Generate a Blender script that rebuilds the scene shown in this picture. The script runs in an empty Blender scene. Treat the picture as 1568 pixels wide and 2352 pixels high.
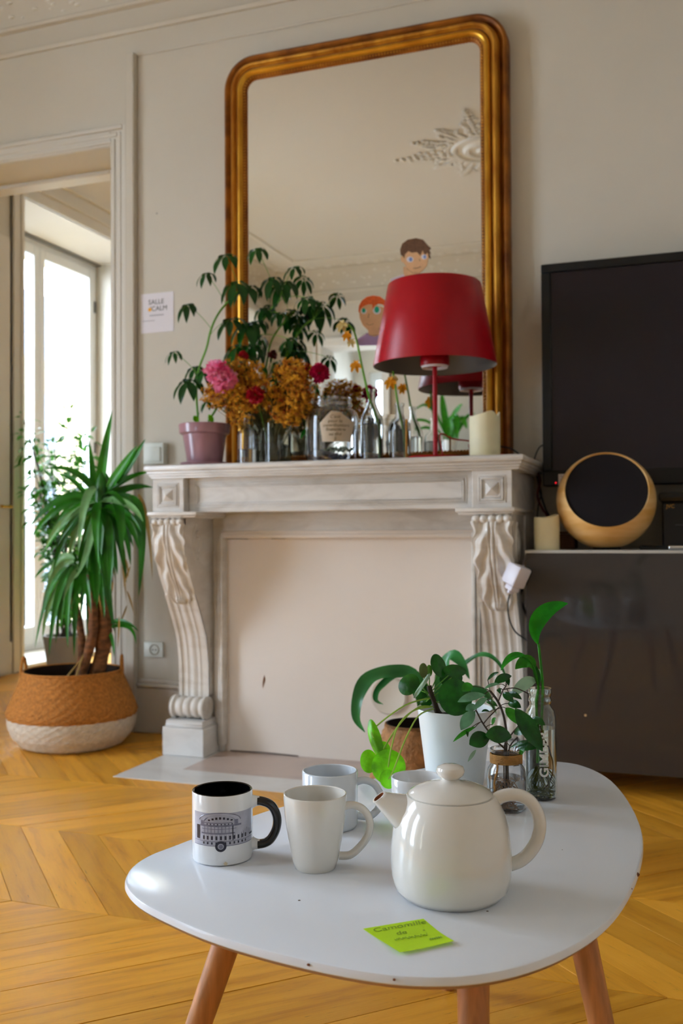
import bpy, bmesh, math, random
from mathutils import Vector, Matrix
random.seed(7)
sin, cos, pi = math.sin, math.cos, math.pi
SC = bpy.context.scene
COL = SC.collection
# ------------------------------------------------------------------ camera
FPX, CAM_H = 2250.0, 0.87
YAW, PITCH, ROLL = math.radians(19.8), math.radians(1.13), math.radians(.32)
_f = Vector((-sin(YAW)*cos(PITCH), cos(YAW)*cos(PITCH), sin(PITCH)))
_r = Vector((cos(YAW), sin(YAW), 0)); _d = _f.cross(_r)
CR = _r*cos(ROLL) + _d*sin(ROLL); CD = -_r*sin(ROLL) + _d*cos(ROLL); CF = _f
CAMP = Vector((0, 0, CAM_H))
cam_data = bpy.data.cameras.new('camera')
cam = bpy.data.objects.new('camera', cam_data); COL.objects.link(cam)
cam.matrix_world = Matrix(((CR.x, -CD.x, -CF.x, 0), (CR.y, -CD.y, -CF.y, 0), (CR.z, -CD.z, -CF.z, CAM_H), (0, 0, 0, 1)))
cam_data.sensor_fit = 'VERTICAL'; cam_data.sensor_height = 23.52; cam_data.lens = 22.5
cam_data.clip_start = .05; cam_data.clip_end = 200
cam_data.dof.use_dof = True; cam_data.dof.focus_distance = 1.42; cam_data.dof.aperture_fstop = 4.2
SC.camera = cam
# ------------------------------------------------------------------ light and exposure
world = bpy.data.worlds.new('overcast_sky'); SC.world = world; world.use_nodes = True
wn = world.node_tree.nodes; wl = world.node_tree.links
bg = wn['Background']
bg.inputs['Color'].default_value = (.69, .80, 1.0, 1); bg.inputs['Strength'].default_value = 22.0
SC.view_settings.view_transform = 'Standard'; SC.view_settings.look = 'None'
SC.view_settings.gamma = 1.0; SC.view_settings.exposure = 0.1
SC.view_settings.use_curve_mapping = False
SC.cycles.use_denoising = True
SC.cycles.use_adaptive_sampling = True; SC.cycles.adaptive_threshold = .1; SC.cycles.adaptive_min_samples = 20
SC.cycles.max_bounces = 8; SC.cycles.diffuse_bounces = 4; SC.cycles.glossy_bounces = 4
SC.cycles.transmission_bounces = 8; SC.cycles.transparent_max_bounces = 16
SC.cycles.sample_clamp_indirect = 8.0
# window openings of the street side: y0, y1 (wall plane x = -4.0, window plane x = -4.485)
WINDOWS = [(5.14, 6.69), (.75, 2.25), (-1.25, -.15), (-3.3, -2.05), (7.0, 8.1)]  # last opening is unseen, added to brighten the next room
WTOP = 3.01
for y0, y1 in WINDOWS[:3]:                                    # sky portals: they only guide the sampling of the sky
    ld = bpy.data.lights.new('sky_portal', 'AREA'); ld.shape = 'RECTANGLE'
    ld.size = y1-y0; ld.size_y = WTOP-.05; ld.cycles.is_portal = True
    lo = bpy.data.objects.new('sky_portal', ld); COL.objects.link(lo)
    lo.matrix_world = Matrix(((0, 0, -1, -4.47), (1, 0, 0, (y0+y1)/2), (0, -1, 0, .03+(WTOP-.05)/2), (0, 0, 0, 1)))

# ------------------------------------------------------------------ helpers
def AT(px, py, Y):            # photograph direction (1568x2352 frame) -> point on the plane y = Y
    d = CR*((px-784)/FPX) + CD*((py-1176)/FPX) + CF
    return CAMP + d*(Y/d.y)
def ATZ(px, py, z):
    d = CR*((px-784)/FPX) + CD*((py-1176)/FPX) + CF
    return CAMP + d*((z-CAM_H)/d.z)
def ATX(px, py, x):
    d = CR*((px-784)/FPX) + CD*((py-1176)/FPX) + CF
    return CAMP + d*(x/d.x)
V = Vector

def join(*gs):
    vs, fs = [], []
    for g in gs:
        o = len(vs); vs += list(g[0]); fs += [tuple(i+o for i in f) for f in g[1]]
    return vs, fs
def xf(g, loc=(0, 0, 0), rz=0, s=1, rot=None):
    m = Matrix.Translation(loc) @ (rot.to_4x4() if rot else Matrix.Rotation(rz, 4, 'Z')) @ Matrix.Scale(s, 4)
    return [m @ V(v) for v in g[0]], g[1]
def box(x0, x1, y0, y1, z0, z1, b=0, seg=1):
    if b <= 0:
        v = [V((x, y, z)) for z in (z0, z1) for y in (y0, y1) for x in (x0, x1)]
        return v, [(0, 2, 3, 1), (4, 5, 7, 6), (0, 1, 5, 4), (2, 6, 7, 3), (0, 4, 6, 2), (1, 3, 7, 5)]
    bm = bmesh.new(); bmesh.ops.create_cube(bm, size=1)
    for v in bm.verts:
        v.co = V(((x0+x1)/2+v.co.x*(x1-x0), (y0+y1)/2+v.co.y*(y1-y0), (z0+z1)/2+v.co.z*(z1-z0)))
    bmesh.ops.bevel(bm, geom=bm.edges[:], offset=b, segments=seg, affect='EDGES', profile=.5)
    bm.verts.index_update()
    g = [v.co.copy() for v in bm.verts], [tuple(v.index for v in f.verts) for f in bm.faces]
    bm.free(); return g
def lathe(prof, c=(0, 0, 0), n=40, a0=0, close=False):
    vs, fs = [], []; rings = []
    for r, z in prof:
        if r < 1e-6:
            rings.append([len(vs)]); vs.append(V((c[0], c[1], c[2]+z)))
        else:
            rings.append(list(range(len(vs), len(vs)+n)))
            vs += [V((c[0]+r*cos(a0+2*pi*i/n), c[1]+r*sin(a0+2*pi*i/n), c[2]+z)) for i in range(n)]
    prs = list(zip(rings, rings[1:])) + ([(rings[-1], rings[0])] if close else [])
    for A, B in prs:
        for i in range(n):
            j = (i+1) % n
            if len(A) == 1 and len(B) == 1: continue
            if len(A) == 1: fs.append((A[0], B[j], B[i]))
            elif len(B) == 1: fs.append((A[i], A[j], B[0]))
            else: fs.append((A[i], A[j], B[j], B[i]))
    return vs, fs
def frames(pts):
    T = []
    for i in range(len(pts)):
        t = pts[min(i+1, len(pts)-1)] - pts[max(i-1, 0)]
        T.append(t.normalized() if t.length > 1e-9 else V((0, 0, 1)))
    n = T[0].orthogonal().normalized(); N = []
    for t in T:
        n = (n - t*n.dot(t)); n = n.normalized() if n.length > 1e-6 else t.orthogonal().normalized(); N.append(n)
    return T, N
def tube(pts, r, n=8, cap=True, flat=1.0, up=None):
    pts = [V(p) for p in pts]; T, N = frames(pts); vs, fs = [], []
    for i, p in enumerate(pts):
        rr = r[i] if isinstance(r, (list, tuple)) else r
        a = N[i]
        if up is not None:
            a = V(up) - T[i]*T[i].dot(V(up)); a.normalize()
        b = T[i].cross(a)
        vs += [p + (a*cos(2*pi*k/n)*flat + b*sin(2*pi*k/n))*rr for k in range(n)]
    for i in range(len(pts)-1):
        for k in range(n):
            j = (k+1) % n; fs.append((i*n+k, i*n+j, (i+1)*n+j, (i+1)*n+k))
    if cap:
        fs.append(tuple(reversed(range(n)))); fs.append(tuple(range((len(pts)-1)*n, len(pts)*n)))
    return vs, fs
def bez(P, n=14):
    P = [V(p) for p in P]; out = []
    for i in range(n+1):
        q = P[:]; t = i/n
        while len(q) > 1: q = [a.lerp(b, t) for a, b in zip(q, q[1:])]
        out.append(q[0])
    return out
def crv(P, n=6, closed=False):          # Catmull-Rom through the points
    P = [V(p) for p in P]; m = len(P); out = []
    for i in range(m if closed else m-1):
        if closed: a, b, c, d = P[i-1], P[i], P[(i+1) % m], P[(i+2) % m]
        else: a, b, c, d = P[max(i-1, 0)], P[i], P[i+1], P[min(i+2, m-1)]
        for k in range(n):
            t = k/n
            out.append(.5*((2*b) + (c-a)*t + (2*a-5*b+4*c-d)*t*t + (3*b-a-3*c+d)*t**3))
    if not closed: out.append(P[-1])
    return out
def ell(t): return max(0.02, sin(pi*t))**.75
def lance(t): return min(1, .45+t*2.6)*(1-t**2.2)**.85+.004 if t < .999 else .004
def pointed(t): return max(.015, sin(pi*min(1, t**.8)))**.9
def leafgeo(path, w, up=(0, 0, 1), prof=ell, cup=.15, wave=0, ph=0):
    path = [V(p) for p in path]; n = len(path); vs, fs = [], []; up = V(up)
    T, _ = frames(path)
    for i, p in enumerate(path):
        t = i/(n-1); s = T[i].cross(up)
        s = s.normalized() if s.length > 1e-5 else T[i].orthogonal().normalized()
        nn = s.cross(T[i]); h = w*.5*prof(t)
        for u in (-1, -.5, 0, .5, 1):
            vs.append(p + s*h*u + nn*(h*cup*(.4*u*u+.8*abs(u)) + wave*h*sin(7*t*pi+ph+u*1.3)*abs(u)))
    for i in range(n-1):
        for k in range(4):
            a = i*5+k; fs.append((a, a+1, a+6, a+5))
    return vs, fs
def discgeo(c, nrm, rx, ry=None, ax=None, cup=.08, n=22, wav=.03, ph=0):
    c = V(c); nrm = V(nrm).normalized(); ry = ry or rx
    a = V(ax) if ax is not None else nrm.orthogonal()
    a = (a - nrm*a.dot(nrm)).normalized(); b = nrm.cross(a); vs, fs = [c.copy()], []
    for k, q in enumerate((.35, .7, 1.0)):
        for i in range(n):
            th = 2*pi*i/n
            vs.append(c + a*(cos(th)*rx*q) + b*(sin(th)*ry*q) + nrm*(-cup*rx*q*q + wav*rx*q*sin(3*th+ph)))
    for i in range(n):
        j = (i+1) % n; fs.append((0, 1+i, 1+j))
        for k in range(2): fs.append((1+k*n+i, 1+(k+1)*n+i, 1+(k+1)*n+j, 1+k*n+j))
    return vs, fs
def ico(c, r, sub=1, sc=(1, 1, 1)):
    bm = bmesh.new(); bmesh.ops.create_icosphere(bm, subdivisions=sub, radius=r)
    bm.verts.index_update()
    g = [V((c[0]+v.co.x*sc[0], c[1]+v.co.y*sc[1], c[2]+v.co.z*sc[2])) for v in bm.verts], [tuple(v.index for v in f.verts) for f in bm.faces]
    bm.free(); return g
def octa(c, r):
    c = V(c); v = [c+V(d)*r for d in ((1, 0, 0), (-1, 0, 0), (0, 1, 0), (0, -1, 0), (0, 0, 1), (0, 0, -1))]
    return v, [(0, 2, 4), (2, 1, 4), (1, 3, 4), (3, 0, 4), (2, 0, 5), (1, 2, 5), (3, 1, 5), (0, 3, 5)]
def prism(poly, y0, y1):                # outline in (x, z), extruded along y
    n = len(poly); vs = [V((p[0], y0, p[1])) for p in poly] + [V((p[0], y1, p[1])) for p in poly]
    return vs, [tuple(range(n)), tuple(reversed(range(n, 2*n)))] + [(i, i+n, (i+1) % n+n, (i+1) % n) for i in range(n)]
def slab(poly, z0, z1):                 # outline in (x, y), extruded along z
    n = len(poly); vs = [V((p[0], p[1], z0)) for p in poly] + [V((p[0], p[1], z1)) for p in poly]
    return vs, [tuple(reversed(range(n))), tuple(range(n, 2*n))] + [(i, (i+1) % n, (i+1) % n+n, i+n) for i in range(n)]
def grid(rows):                         # list of rows of points
    n = len(rows[0]); vs = [V(p) for r in rows for p in r]
    return vs, [(i*n+k, i*n+k+1, (i+1)*n+k+1, (i+1)*n+k) for i in range(len(rows)-1) for k in range(n-1)]
def extr_x(prof, x0, x1):               # closed profile of (y, z), extruded along x
    n = len(prof); vs = [V((x0, p[0], p[1])) for p in prof] + [V((x1, p[0], p[1])) for p in prof]
    return vs, [tuple(range(n)), tuple(reversed(range(n, 2*n)))] + [(i, i+n, (i+1) % n+n, (i+1) % n) for i in range(n)]
def extr_y(prof, y0, y1):               # closed profile of (x, z), extruded along y
    return prism(prof, y0, y1)
def text2d(s, size=1.0, shear=0.0, align='CENTER', space=1.0, bold=0):
    cu = bpy.data.curves.new('lettering', 'FONT'); cu.body = s; cu.size = size; cu.shear = shear
    cu.align_x = align; cu.align_y = 'CENTER'; cu.space_line = space; cu.resolution_u = 3; cu.offset = bold
    o = bpy.data.objects.new('lettering', cu); COL.objects.link(o)
    dg = bpy.context.evaluated_depsgraph_get(); dg.update()
    me = o.evaluated_get(dg).to_mesh()
    g = [v.co.copy() for v in me.vertices], [tuple(p.vertices) for p in me.polygons]
    o.evaluated_get(dg).to_mesh_clear(); bpy.data.objects.remove(o); bpy.data.curves.remove(cu)
    return g

def tag(o, label, cat, group=None):
    o['label'] = label; o['category'] = cat
    if group: o['group'] = group
    return o
def rootloc(p):
    while p.parent: p = p.parent
    return p.location
def ob(name, g, m, parent=None, smooth=True, ang=40, kind=None, origin=None, recalc=True):
    """ONE mesh object; geometry g is given in room coordinates"""
    L = V(rootloc(parent)) if parent else (V(origin) if origin else V((0, 0, 0)))
    me = bpy.data.meshes.new(name)
    me.from_pydata([V(v)-L for v in g[0]], [], g[1]); me.validate()
    if recalc:
        bm = bmesh.new(); bm.from_mesh(me); bmesh.ops.recalc_face_normals(bm, faces=bm.faces[:]); bm.to_mesh(me); bm.free()
    if smooth:
        me.polygons.foreach_set('use_smooth', [True]*len(me.polygons)); me.set_sharp_from_angle(angle=math.radians(ang))
    for mm in (m if isinstance(m, (list, tuple)) else [m]): me.materials.append(mm)
    o = bpy.data.objects.new(name, me); COL.objects.link(o)
    if parent: o.parent = parent
    else: o.location = L
    if kind: o['kind'] = kind
    return o
def thing(name, label, cat, loc, group=None):
    o = bpy.data.objects.new(name, None); COL.objects.link(o); o.location = loc; o.empty_display_size = .05
    return tag(o, label, cat, group)
def struct(name, g, m, parent=None, **k):
    o = ob(name, g, m, parent, **k); o['kind'] = 'structure'
    return o

# ------------------------------------------------------------------ materials
def rgb(h):
    h = h.lstrip('#'); c = [int(h[i:i+2], 16)/255 for i in (0, 2, 4)]
    return tuple((x/12.92 if x <= .04045 else ((x+.055)/1.055)**2.4) for x in c)
def M(name, col, rough=.5, metal=0, var=0, vs=8, bump=0, bs=60, trans=0, ior=1.45, coat=0, spec=None, transl=0, col2=None, stretch=None, detail=4, sss=0, emit=None, rand=0):
    m = bpy.data.materials.new(name); m.use_nodes = True; nt = m.node_tree; N, L = nt.nodes, nt.links
    p = N['Principled BSDF']; col = rgb(col) if isinstance(col, str) else col
    if col2 is not None: col2 = rgb(col2) if isinstance(col2, str) else col2
    p.inputs['Base Color'].default_value = (*col, 1); p.inputs['Roughness'].default_value = rough
    p.inputs['Metallic'].default_value = metal; p.inputs['Transmission Weight'].default_value = trans
    p.inputs['IOR'].default_value = ior; p.inputs['Coat Weight'].default_value = coat; p.inputs['Coat Roughness'].default_value = .08
    if spec is not None: p.inputs['Specular IOR Level'].default_value = spec
    if sss: p.inputs['Subsurface Weight'].default_value = sss; p.inputs['Subsurface Radius'].default_value = (.02, .015, .01)
    if emit: p.inputs['Emission Color'].default_value = (*emit[0], 1); p.inputs['Emission Strength'].default_value = emit[1]
    tc = N.new('ShaderNodeTexCoord'); vec = tc.outputs['Object']
    if stretch:
        mp = N.new('ShaderNodeMapping'); mp.inputs['Scale'].default_value = stretch; L.new(vec, mp.inputs['Vector']); vec = mp.outputs['Vector']
    src = None
    if var or col2 is not None:
        no = N.new('ShaderNodeTexNoise'); no.inputs['Scale'].default_value = vs; no.inputs['Detail'].default_value = detail
        L.new(vec, no.inputs['Vector']); mx = N.new('ShaderNodeMix'); mx.data_type = 'RGBA'
        rp = N.new('ShaderNodeMapRange'); rp.inputs['From Min'].default_value = .35; rp.inputs['From Max'].default_value = .65
        L.new(no.outputs['Fac'], rp.inputs['Value']); L.new(rp.outputs['Result'], mx.inputs['Factor'])
        if col2 is None:
            A = tuple(max(0, c*(1-var)) for c in col); B = tuple(min(1, c*(1+var)) for c in col)
        else: A, B = col, col2
        mx.inputs[6].default_value = (*A, 1); mx.inputs[7].default_value = (*B, 1); src = mx.outputs[2]
    if rand:
        oi = N.new('ShaderNodeObjectInfo'); hs = N.new('ShaderNodeHueSaturation')
        mr = N.new('ShaderNodeMapRange'); mr.inputs['To Min'].default_value = 1-rand; mr.inputs['To Max'].default_value = 1+rand
        L.new(oi.outputs['Random'], mr.inputs['Value']); L.new(mr.outputs['Result'], hs.inputs['Value'])
        if src: L.new(src, hs.inputs['Color'])
        else: hs.inputs['Color'].default_value = (*col, 1)
        src = hs.outputs['Color']
    if src: L.new(src, p.inputs['Base Color'])
    if bump:
        n2 = N.new('ShaderNodeTexNoise'); n2.inputs['Scale'].default_value = bs; n2.inputs['Detail'].default_value = 3
        L.new(vec, n2.inputs['Vector']); b = N.new('ShaderNodeBump'); b.inputs['Strength'].default_value = bump; b.inputs['Distance'].default_value = .01
        L.new(n2.outputs['Fac'], b.inputs['Height']); L.new(b.outputs['Normal'], p.inputs['Normal'])
    if transl:
        tr = N.new('ShaderNodeBsdfTranslucent'); ms = N.new('ShaderNodeMixShader'); ms.inputs[0].default_value = transl
        out = N['Material Output']; L.new(p.outputs[0], ms.inputs[1]); L.new(tr.outputs[0], ms.inputs[2]); L.new(ms.outputs[0], out.inputs['Surface'])
        if src: L.new(src, tr.inputs['Color'])
        else: tr.inputs['Color'].default_value = (*col, 1)
    return m
def pane_mat():
    m = bpy.data.materials.new('window_pane'); m.use_nodes = True; N, L = m.node_tree.nodes, m.node_tree.links
    for n in list(N):
        if n.type != 'OUTPUT_MATERIAL': N.remove(n)
    out = [n for n in N][0]; t = N.new('ShaderNodeBsdfTransparent'); g = N.new('ShaderNodeBsdfGlossy'); g.inputs['Roughness'].default_value = .01
    t.inputs['Color'].default_value = (.96, .98, .97, 1)
    mx = N.new('ShaderNodeMixShader'); mx.inputs[0].default_value = .05
    L.new(t.outputs[0], mx.inputs[1]); L.new(g.outputs[0], mx.inputs[2]); L.new(mx.outputs[0], out.inputs['Surface'])
    return m
def plank_mat(name, sgn):
    m = bpy.data.materials.new(name); m.use_nodes = True; N, L = m.node_tree.nodes, m.node_tree.links; p = N['Principled BSDF']
    tc = N.new('ShaderNodeTexCoord'); oi = N.new('ShaderNodeObjectInfo')
    mp = N.new('ShaderNodeMapping'); mp.inputs['Rotation'].default_value = (0, 0, -sgn*pi/4)
    L.new(tc.outputs['Object'], mp.inputs['Vector'])
    ad = N.new('ShaderNodeVectorMath'); ad.operation = 'MULTIPLY_ADD'; ad.inputs[1].default_value = (37, 91, 53)
    L.new(oi.outputs['Random'], ad.inputs[0]); L.new(mp.outputs[0], ad.inputs[2])
    st = N.new('ShaderNodeVectorMath'); st.operation = 'MULTIPLY'; st.inputs[1].default_value = (1.6, 15, 1); L.new(ad.outputs[0], st.inputs[0])
    no = N.new('ShaderNodeTexNoise'); no.inputs['Scale'].default_value = 2.2; no.inputs['Detail'].default_value = 7; no.inputs['Roughness'].default_value = .62; no.inputs['Distortion'].default_value = .35
    L.new(st.outputs[0], no.inputs['Vector'])
    cr = N.new('ShaderNodeValToRGB'); e = cr.color_ramp.elements
    e[0].position = .30; e[0].color = (.68, .275, .018, 1); e[1].position = .72; e[1].color = (.95, .475, .052, 1)
    k = cr.color_ramp.elements.new(.5); k.color = (.88, .405, .030, 1)
    L.new(no.outputs['Fac'], cr.inputs['Fac'])
    hs = N.new('ShaderNodeHueSaturation'); mr = N.new('ShaderNodeMapRange'); mr.inputs['To Min'].default_value = .80; mr.inputs['To Max'].default_value = 1.08
    L.new(oi.outputs['Random'], mr.inputs['Value']); L.new(mr.outputs[0], hs.inputs['Value']); L.new(cr.outputs[0], hs.inputs['Color'])
    # wear: small dark pores and scratches
    s2 = N.new('ShaderNodeVectorMath'); s2.operation = 'MULTIPLY'; s2.inputs[1].default_value = (9, 160, 1); L.new(ad.outputs[0], s2.inputs[0])
    n2 = N.new('ShaderNodeTexNoise'); n2.inputs['Scale'].default_value = 2.5; n2.inputs['Detail'].default_value = 3; L.new(s2.outputs[0], n2.inputs['Vector'])
    m2 = N.new('ShaderNodeMapRange'); m2.inputs['From Min'].default_value = .69; m2.inputs['From Max'].default_value = .77; L.new(n2.outputs['Fac'], m2.inputs['Value'])
    mx = N.new('ShaderNodeMix'); mx.data_type = 'RGBA'; L.new(m2.outputs[0], mx.inputs['Factor']); L.new(hs.outputs[0], mx.inputs[6]); mx.inputs[7].default_value = (.10, .045, .02, 1)
    L.new(mx.outputs[2], p.inputs['Base Color'])
    p.inputs['Roughness'].default_value = .34; p.inputs['Specular IOR Level'].default_value = .5
    r2 = N.new('ShaderNodeMapRange'); r2.inputs['To Min'].default_value = .24; r2.inputs['To Max'].default_value = .5; L.new(no.outputs['Fac'], r2.inputs['Value']); L.new(r2.outputs[0], p.inputs['Roughness'])
    b = N.new('ShaderNodeBump'); b.inputs['Strength'].default_value = .12; b.inputs['Distance'].default_value = .004; L.new(n2.outputs['Fac'], b.inputs['Height']); L.new(b.outputs[0], p.inputs['Normal'])
    return m
def marble_mat(name, base, vein, scale=5, rough=.28):
    m = bpy.data.materials.new(name); m.use_nodes = True; N, L = m.node_tree.nodes, m.node_tree.links; p = N['Principled BSDF']
    tc = N.new('ShaderNodeTexCoord'); mp = N.new('ShaderNodeMapping'); mp.inputs['Scale'].default_value = (.8, 1, 2.6); mp.inputs['Rotation'].default_value = (0, .25, .3); L.new(tc.outputs['Object'], mp.inputs[0])
    no = N.new('ShaderNodeTexNoise'); no.inputs['Scale'].default_value = scale; no.inputs['Detail'].default_value = 8; no.inputs['Roughness'].default_value = .6; no.inputs['Distortion'].default_value = 1.2; L.new(mp.outputs[0], no.inputs['Vector'])
    cr = N.new('ShaderNodeValToRGB'); e = cr.color_ramp.elements; e[0].position = .3; e[0].color = (*vein, 1); e[1].position = .56; e[1].color = (*base, 1)
    L.new(no.outputs['Fac'], cr.inputs[0])
    L.new(cr.outputs[0], p.inputs['Base Color']); p.inputs['Roughness'].default_value = rough
    return m
WALL = M('wall_paint', '#cec6b7', .6, var=.02, vs=2, bump=.04, bs=180)
WHITE = M('white_paint', '#d6d0c5', .42, var=.015, vs=3)
CEIL = M('ceiling_paint', '#ddd8cd', .75, bump=.03, bs=120)
PLASTER = M('plaster_relief', '#e4e0d6', .7)
PANE = pane_mat()
FRAMEW = M('window_paint', '#e4e6e6', .35)
MARBLE = marble_mat('pale_marble', (.70, .67, .63), (.55, .515, .475))
MARBLEC = marble_mat('carved_marble', (.74, .70, .645), (.60, .545, .48), 4, .22)
MARBLEW = marble_mat('white_marble', (.74, .73, .71), (.64, .625, .60), 4, .3)
MARBLEP = marble_mat('pink_marble', (.55, .43, .37), (.42, .34, .31), 5, .3)
PANELP = M('infill_paint', '#eadfd4', .55, var=.02, vs=2, bump=.03, bs=90)
GLASS = M('clear_glass', (1, 1, 1), 0.0, trans=1, ior=1.46)
GLASSG = M('pale_green_glass', (.93, .98, .94), 0.0, trans=1, ior=1.46)
WATER = M('water', (.97, 1, .98), 0, trans=1, ior=1.33)
CERW = M('white_ceramic', '#ececec', .12, coat=.6)
CERC = M('cream_ceramic', '#e6e1d8', .13, coat=.6)
CERT = M('teapot_ceramic', '#e3ded5', .12, coat=.7)
BLACKC = M('black_glaze', '#060508', .12, coat=.5)
POTW = M('white_pot', '#eaeeee', .3)
GREEN = M('deep_green_leaf', '#165a0e', .28, var=.4, vs=48, bump=.12, bs=160, transl=.18, rand=.18)
GREENB = M('bright_green_leaf', '#2f8a12', .3, var=.3, vs=48, bump=.1, bs=160, transl=.3, rand=.12)
LIME = M('lime_leaf', '#76cc0e', .34, var=.38, vs=42, bump=.12, bs=160, transl=.4, rand=.1)
YUC = M('yucca_leaf', '#2c7a16', .33, var=.35, vs=9, transl=.2, rand=.25)
DRYL = M('dry_leaf', '#9a7a3a', .6, var=.2)
PALEL = M('pale_leaf', '#93b090', .4, var=.2, vs=30, transl=.25)
STEM = M('green_stem', '#5d9a2a', .4, var=.15)
PETI = M('lime_petiole', '#a8c850', .4, transl=.15)
BROWNS = M('brown_stem', '#3a2a1a', .7, var=.3, vs=40)
BARK = M('yucca_bark', '#7a4e2e', .85, var=.4, vs=25, bump=.5, bs=40, stretch=(1, 1, 2.5))
SOIL = M('soil', '#1c130d', .95, var=.4, vs=80, bump=.6, bs=120)
BLACK = M('black_plastic', '#0a0a0b', .4)
LEGW = M('beech_wood', '#b87a45', .45, var=.22, vs=6, stretch=(14, 14, 1.2))
INK = M('ink', '#3a372c', .8)
PAPER = M('paper', '#e6e2e8', .8)
# ================================================================== the setting
CZ = 3.42                      # ceiling
XL, XR, YF, YB = -4.0, 1.6, 3.75, -1.55
# ---- floor: chevron parquet, seams parallel to the chimney wall
PA, PB = plank_mat('oak_plank_rising', 1), plank_mat('oak_plank_falling', -1)
SUB = M('subfloor', '#150c06', .9)
floor = struct('floor', box(-4.9, 1.8, -4.2, 8.4, -.12, -.009), SUB, smooth=False)
ROW, PIT, Y0 = .4975, .134, 1.933
def plank_mesh(sgn, mat):
    g = .0011; top = []
    def q(u, v): return V((u + sgn*v*ROW, v*ROW, 0))
    gu = g*1.0; gv = g/ROW
    pts = [q(gu, gv), q(PIT-gu, gv), q(PIT-gu, 1-gv), q(gu, 1-gv)]
    c = sum(pts, V())/4
    vs = [p+V((0, 0, -.009)) for p in pts] + [p+V((0, 0, -.0006)) for p in pts] + [p+(c-p).normalized()*.0009 for p in pts]
    fs = [(8, 9, 10, 11)] + [(a*4+i, a*4+(i+1) % 4, a*4+4+(i+1) % 4, a*4+4+i) for a in (0, 1) for i in range(4)]
    me = bpy.data.meshes.new('plank'); me.from_pydata(vs, [], fs); me.materials.append(mat); me.validate()
    return me
PM = {1: plank_mesh(1, PA), -1: plank_mesh(-1, PB)}
rest = {1: [], -1: []}
random.seed(3)
for k in range(-7, 14):
    y = Y0 + k*ROW
    if y > 8.0: break
    s = -1 if k % 2 == 0 else 1                  # the row from y=1.93 to 2.43 leans to the left
    off = -1.397 - (0 if s < 0 else 0) + (0 if s < 0 else -ROW)
    n0, n1 = int((-4.6-off)/PIT)-4, int((1.6-off)/PIT)+4
    for n in range(n0, n1):
        x = off + n*PIT; xa, xb = sorted((x, x+s*ROW))
        if xb < -4.45 or xa > 1.6 or y < -4.0: continue
        near = (.9 < y < 3.5 and xa > -2.95 + max(0, 2.3-y)*.75 and xb < .55) or (3.6 < y < 5.6 and xa > -4.2 and xb < -2.35)
        dz = random.uniform(-.0006, .0006)
        if near:
            o = bpy.data.objects.new('plank', PM[s]); COL.objects.link(o); o.parent = floor; o.location = (x, y, dz)
        else: rest[s].append((x, y, dz))
for s in (1, -1):
    vs, fs = [], []
    me0 = PM[s]
    bv = [v.co.copy() for v in me0.vertices]; bf = [tuple(p.vertices) for p in me0.polygons]
    for x, y, dz in rest[s]:
        o0 = len(vs); vs += [v+V((x, y, dz)) for v in bv]; fs += [tuple(i+o0 for i in f) for f in bf]
    ob('plank_field', (vs, fs), PM[s].materials[0], floor, smooth=False, kind='stuff', recalc=False)
# ---- ceiling
ceiling = struct('ceiling', box(-4.1, 1.7, -1.65, 3.9, CZ, CZ+.12), CEIL, smooth=False)
ceiling_n = struct('ceiling', box(-4.1, .6, 3.9, 8.4, CZ, CZ+.12), CEIL, smooth=False)
ceiling_b = struct('ceiling', box(-4.1, .6, -4.2, -1.65, CZ, CZ+.12), CEIL, smooth=False)
# ---- chimney wall with the doorway on its left
DX0, DX1, DZ = -3.65, -2.43, 2.595
wall_front = struct('wall_front', join(box(DX1, XR+.15, YF, 4.05, 0, CZ), box(DX0, DX1, YF, 4.05, DZ, CZ), box(XL, DX0, YF, 4.05, 0, CZ)), WALL, smooth=False)
ob('wall_speck', lathe([(0, 0), (.004, .0), (.003, .001), (0, .0012)], (0, 0, 0), 8), M('speck', '#8a8378', .8), wall_front)
sp = wall_front.children[0]; sp.rotation_euler = (pi/2, 0, 0); sp.location = AT(360, 490, YF)
wall_right = struct('wall_right', box(XR, XR+.15, -1.7, YF, 0, CZ), WALL, smooth=False)
BX0, BX1, BZ = -3.42, -2.80, 2.68               # doorway behind the camera, seen in the mirror
wall_back = struct('wall_back', join(box(BX1, XR+.15, YB-.32, YB, 0, CZ), box(BX0, BX1, YB-.32, YB, BZ, CZ), box(XL, BX0, YB-.32, YB, 0, CZ)), WALL, smooth=False)
wall_far = struct('wall_far', box(-4.1, .6, 8.2, 8.4, 0, CZ), WALL, smooth=False)
wall_far2 = struct('wall_side', join(box(.4, .6, 4.05, 8.2, 0, CZ), box(.4, .6, -4.2, YB-.32, 0, CZ), box(-4.1, -3.80, -4.35, -4.2, 0, CZ), box(-2.55, .4, -4.35, -4.2, 0, CZ), box(-3.80, -2.55, -4.35, -4.2, 0, .30), box(-3.80, -2.55, -4.35, -4.2, 2.85, CZ)), WALL, smooth=False)
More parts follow.
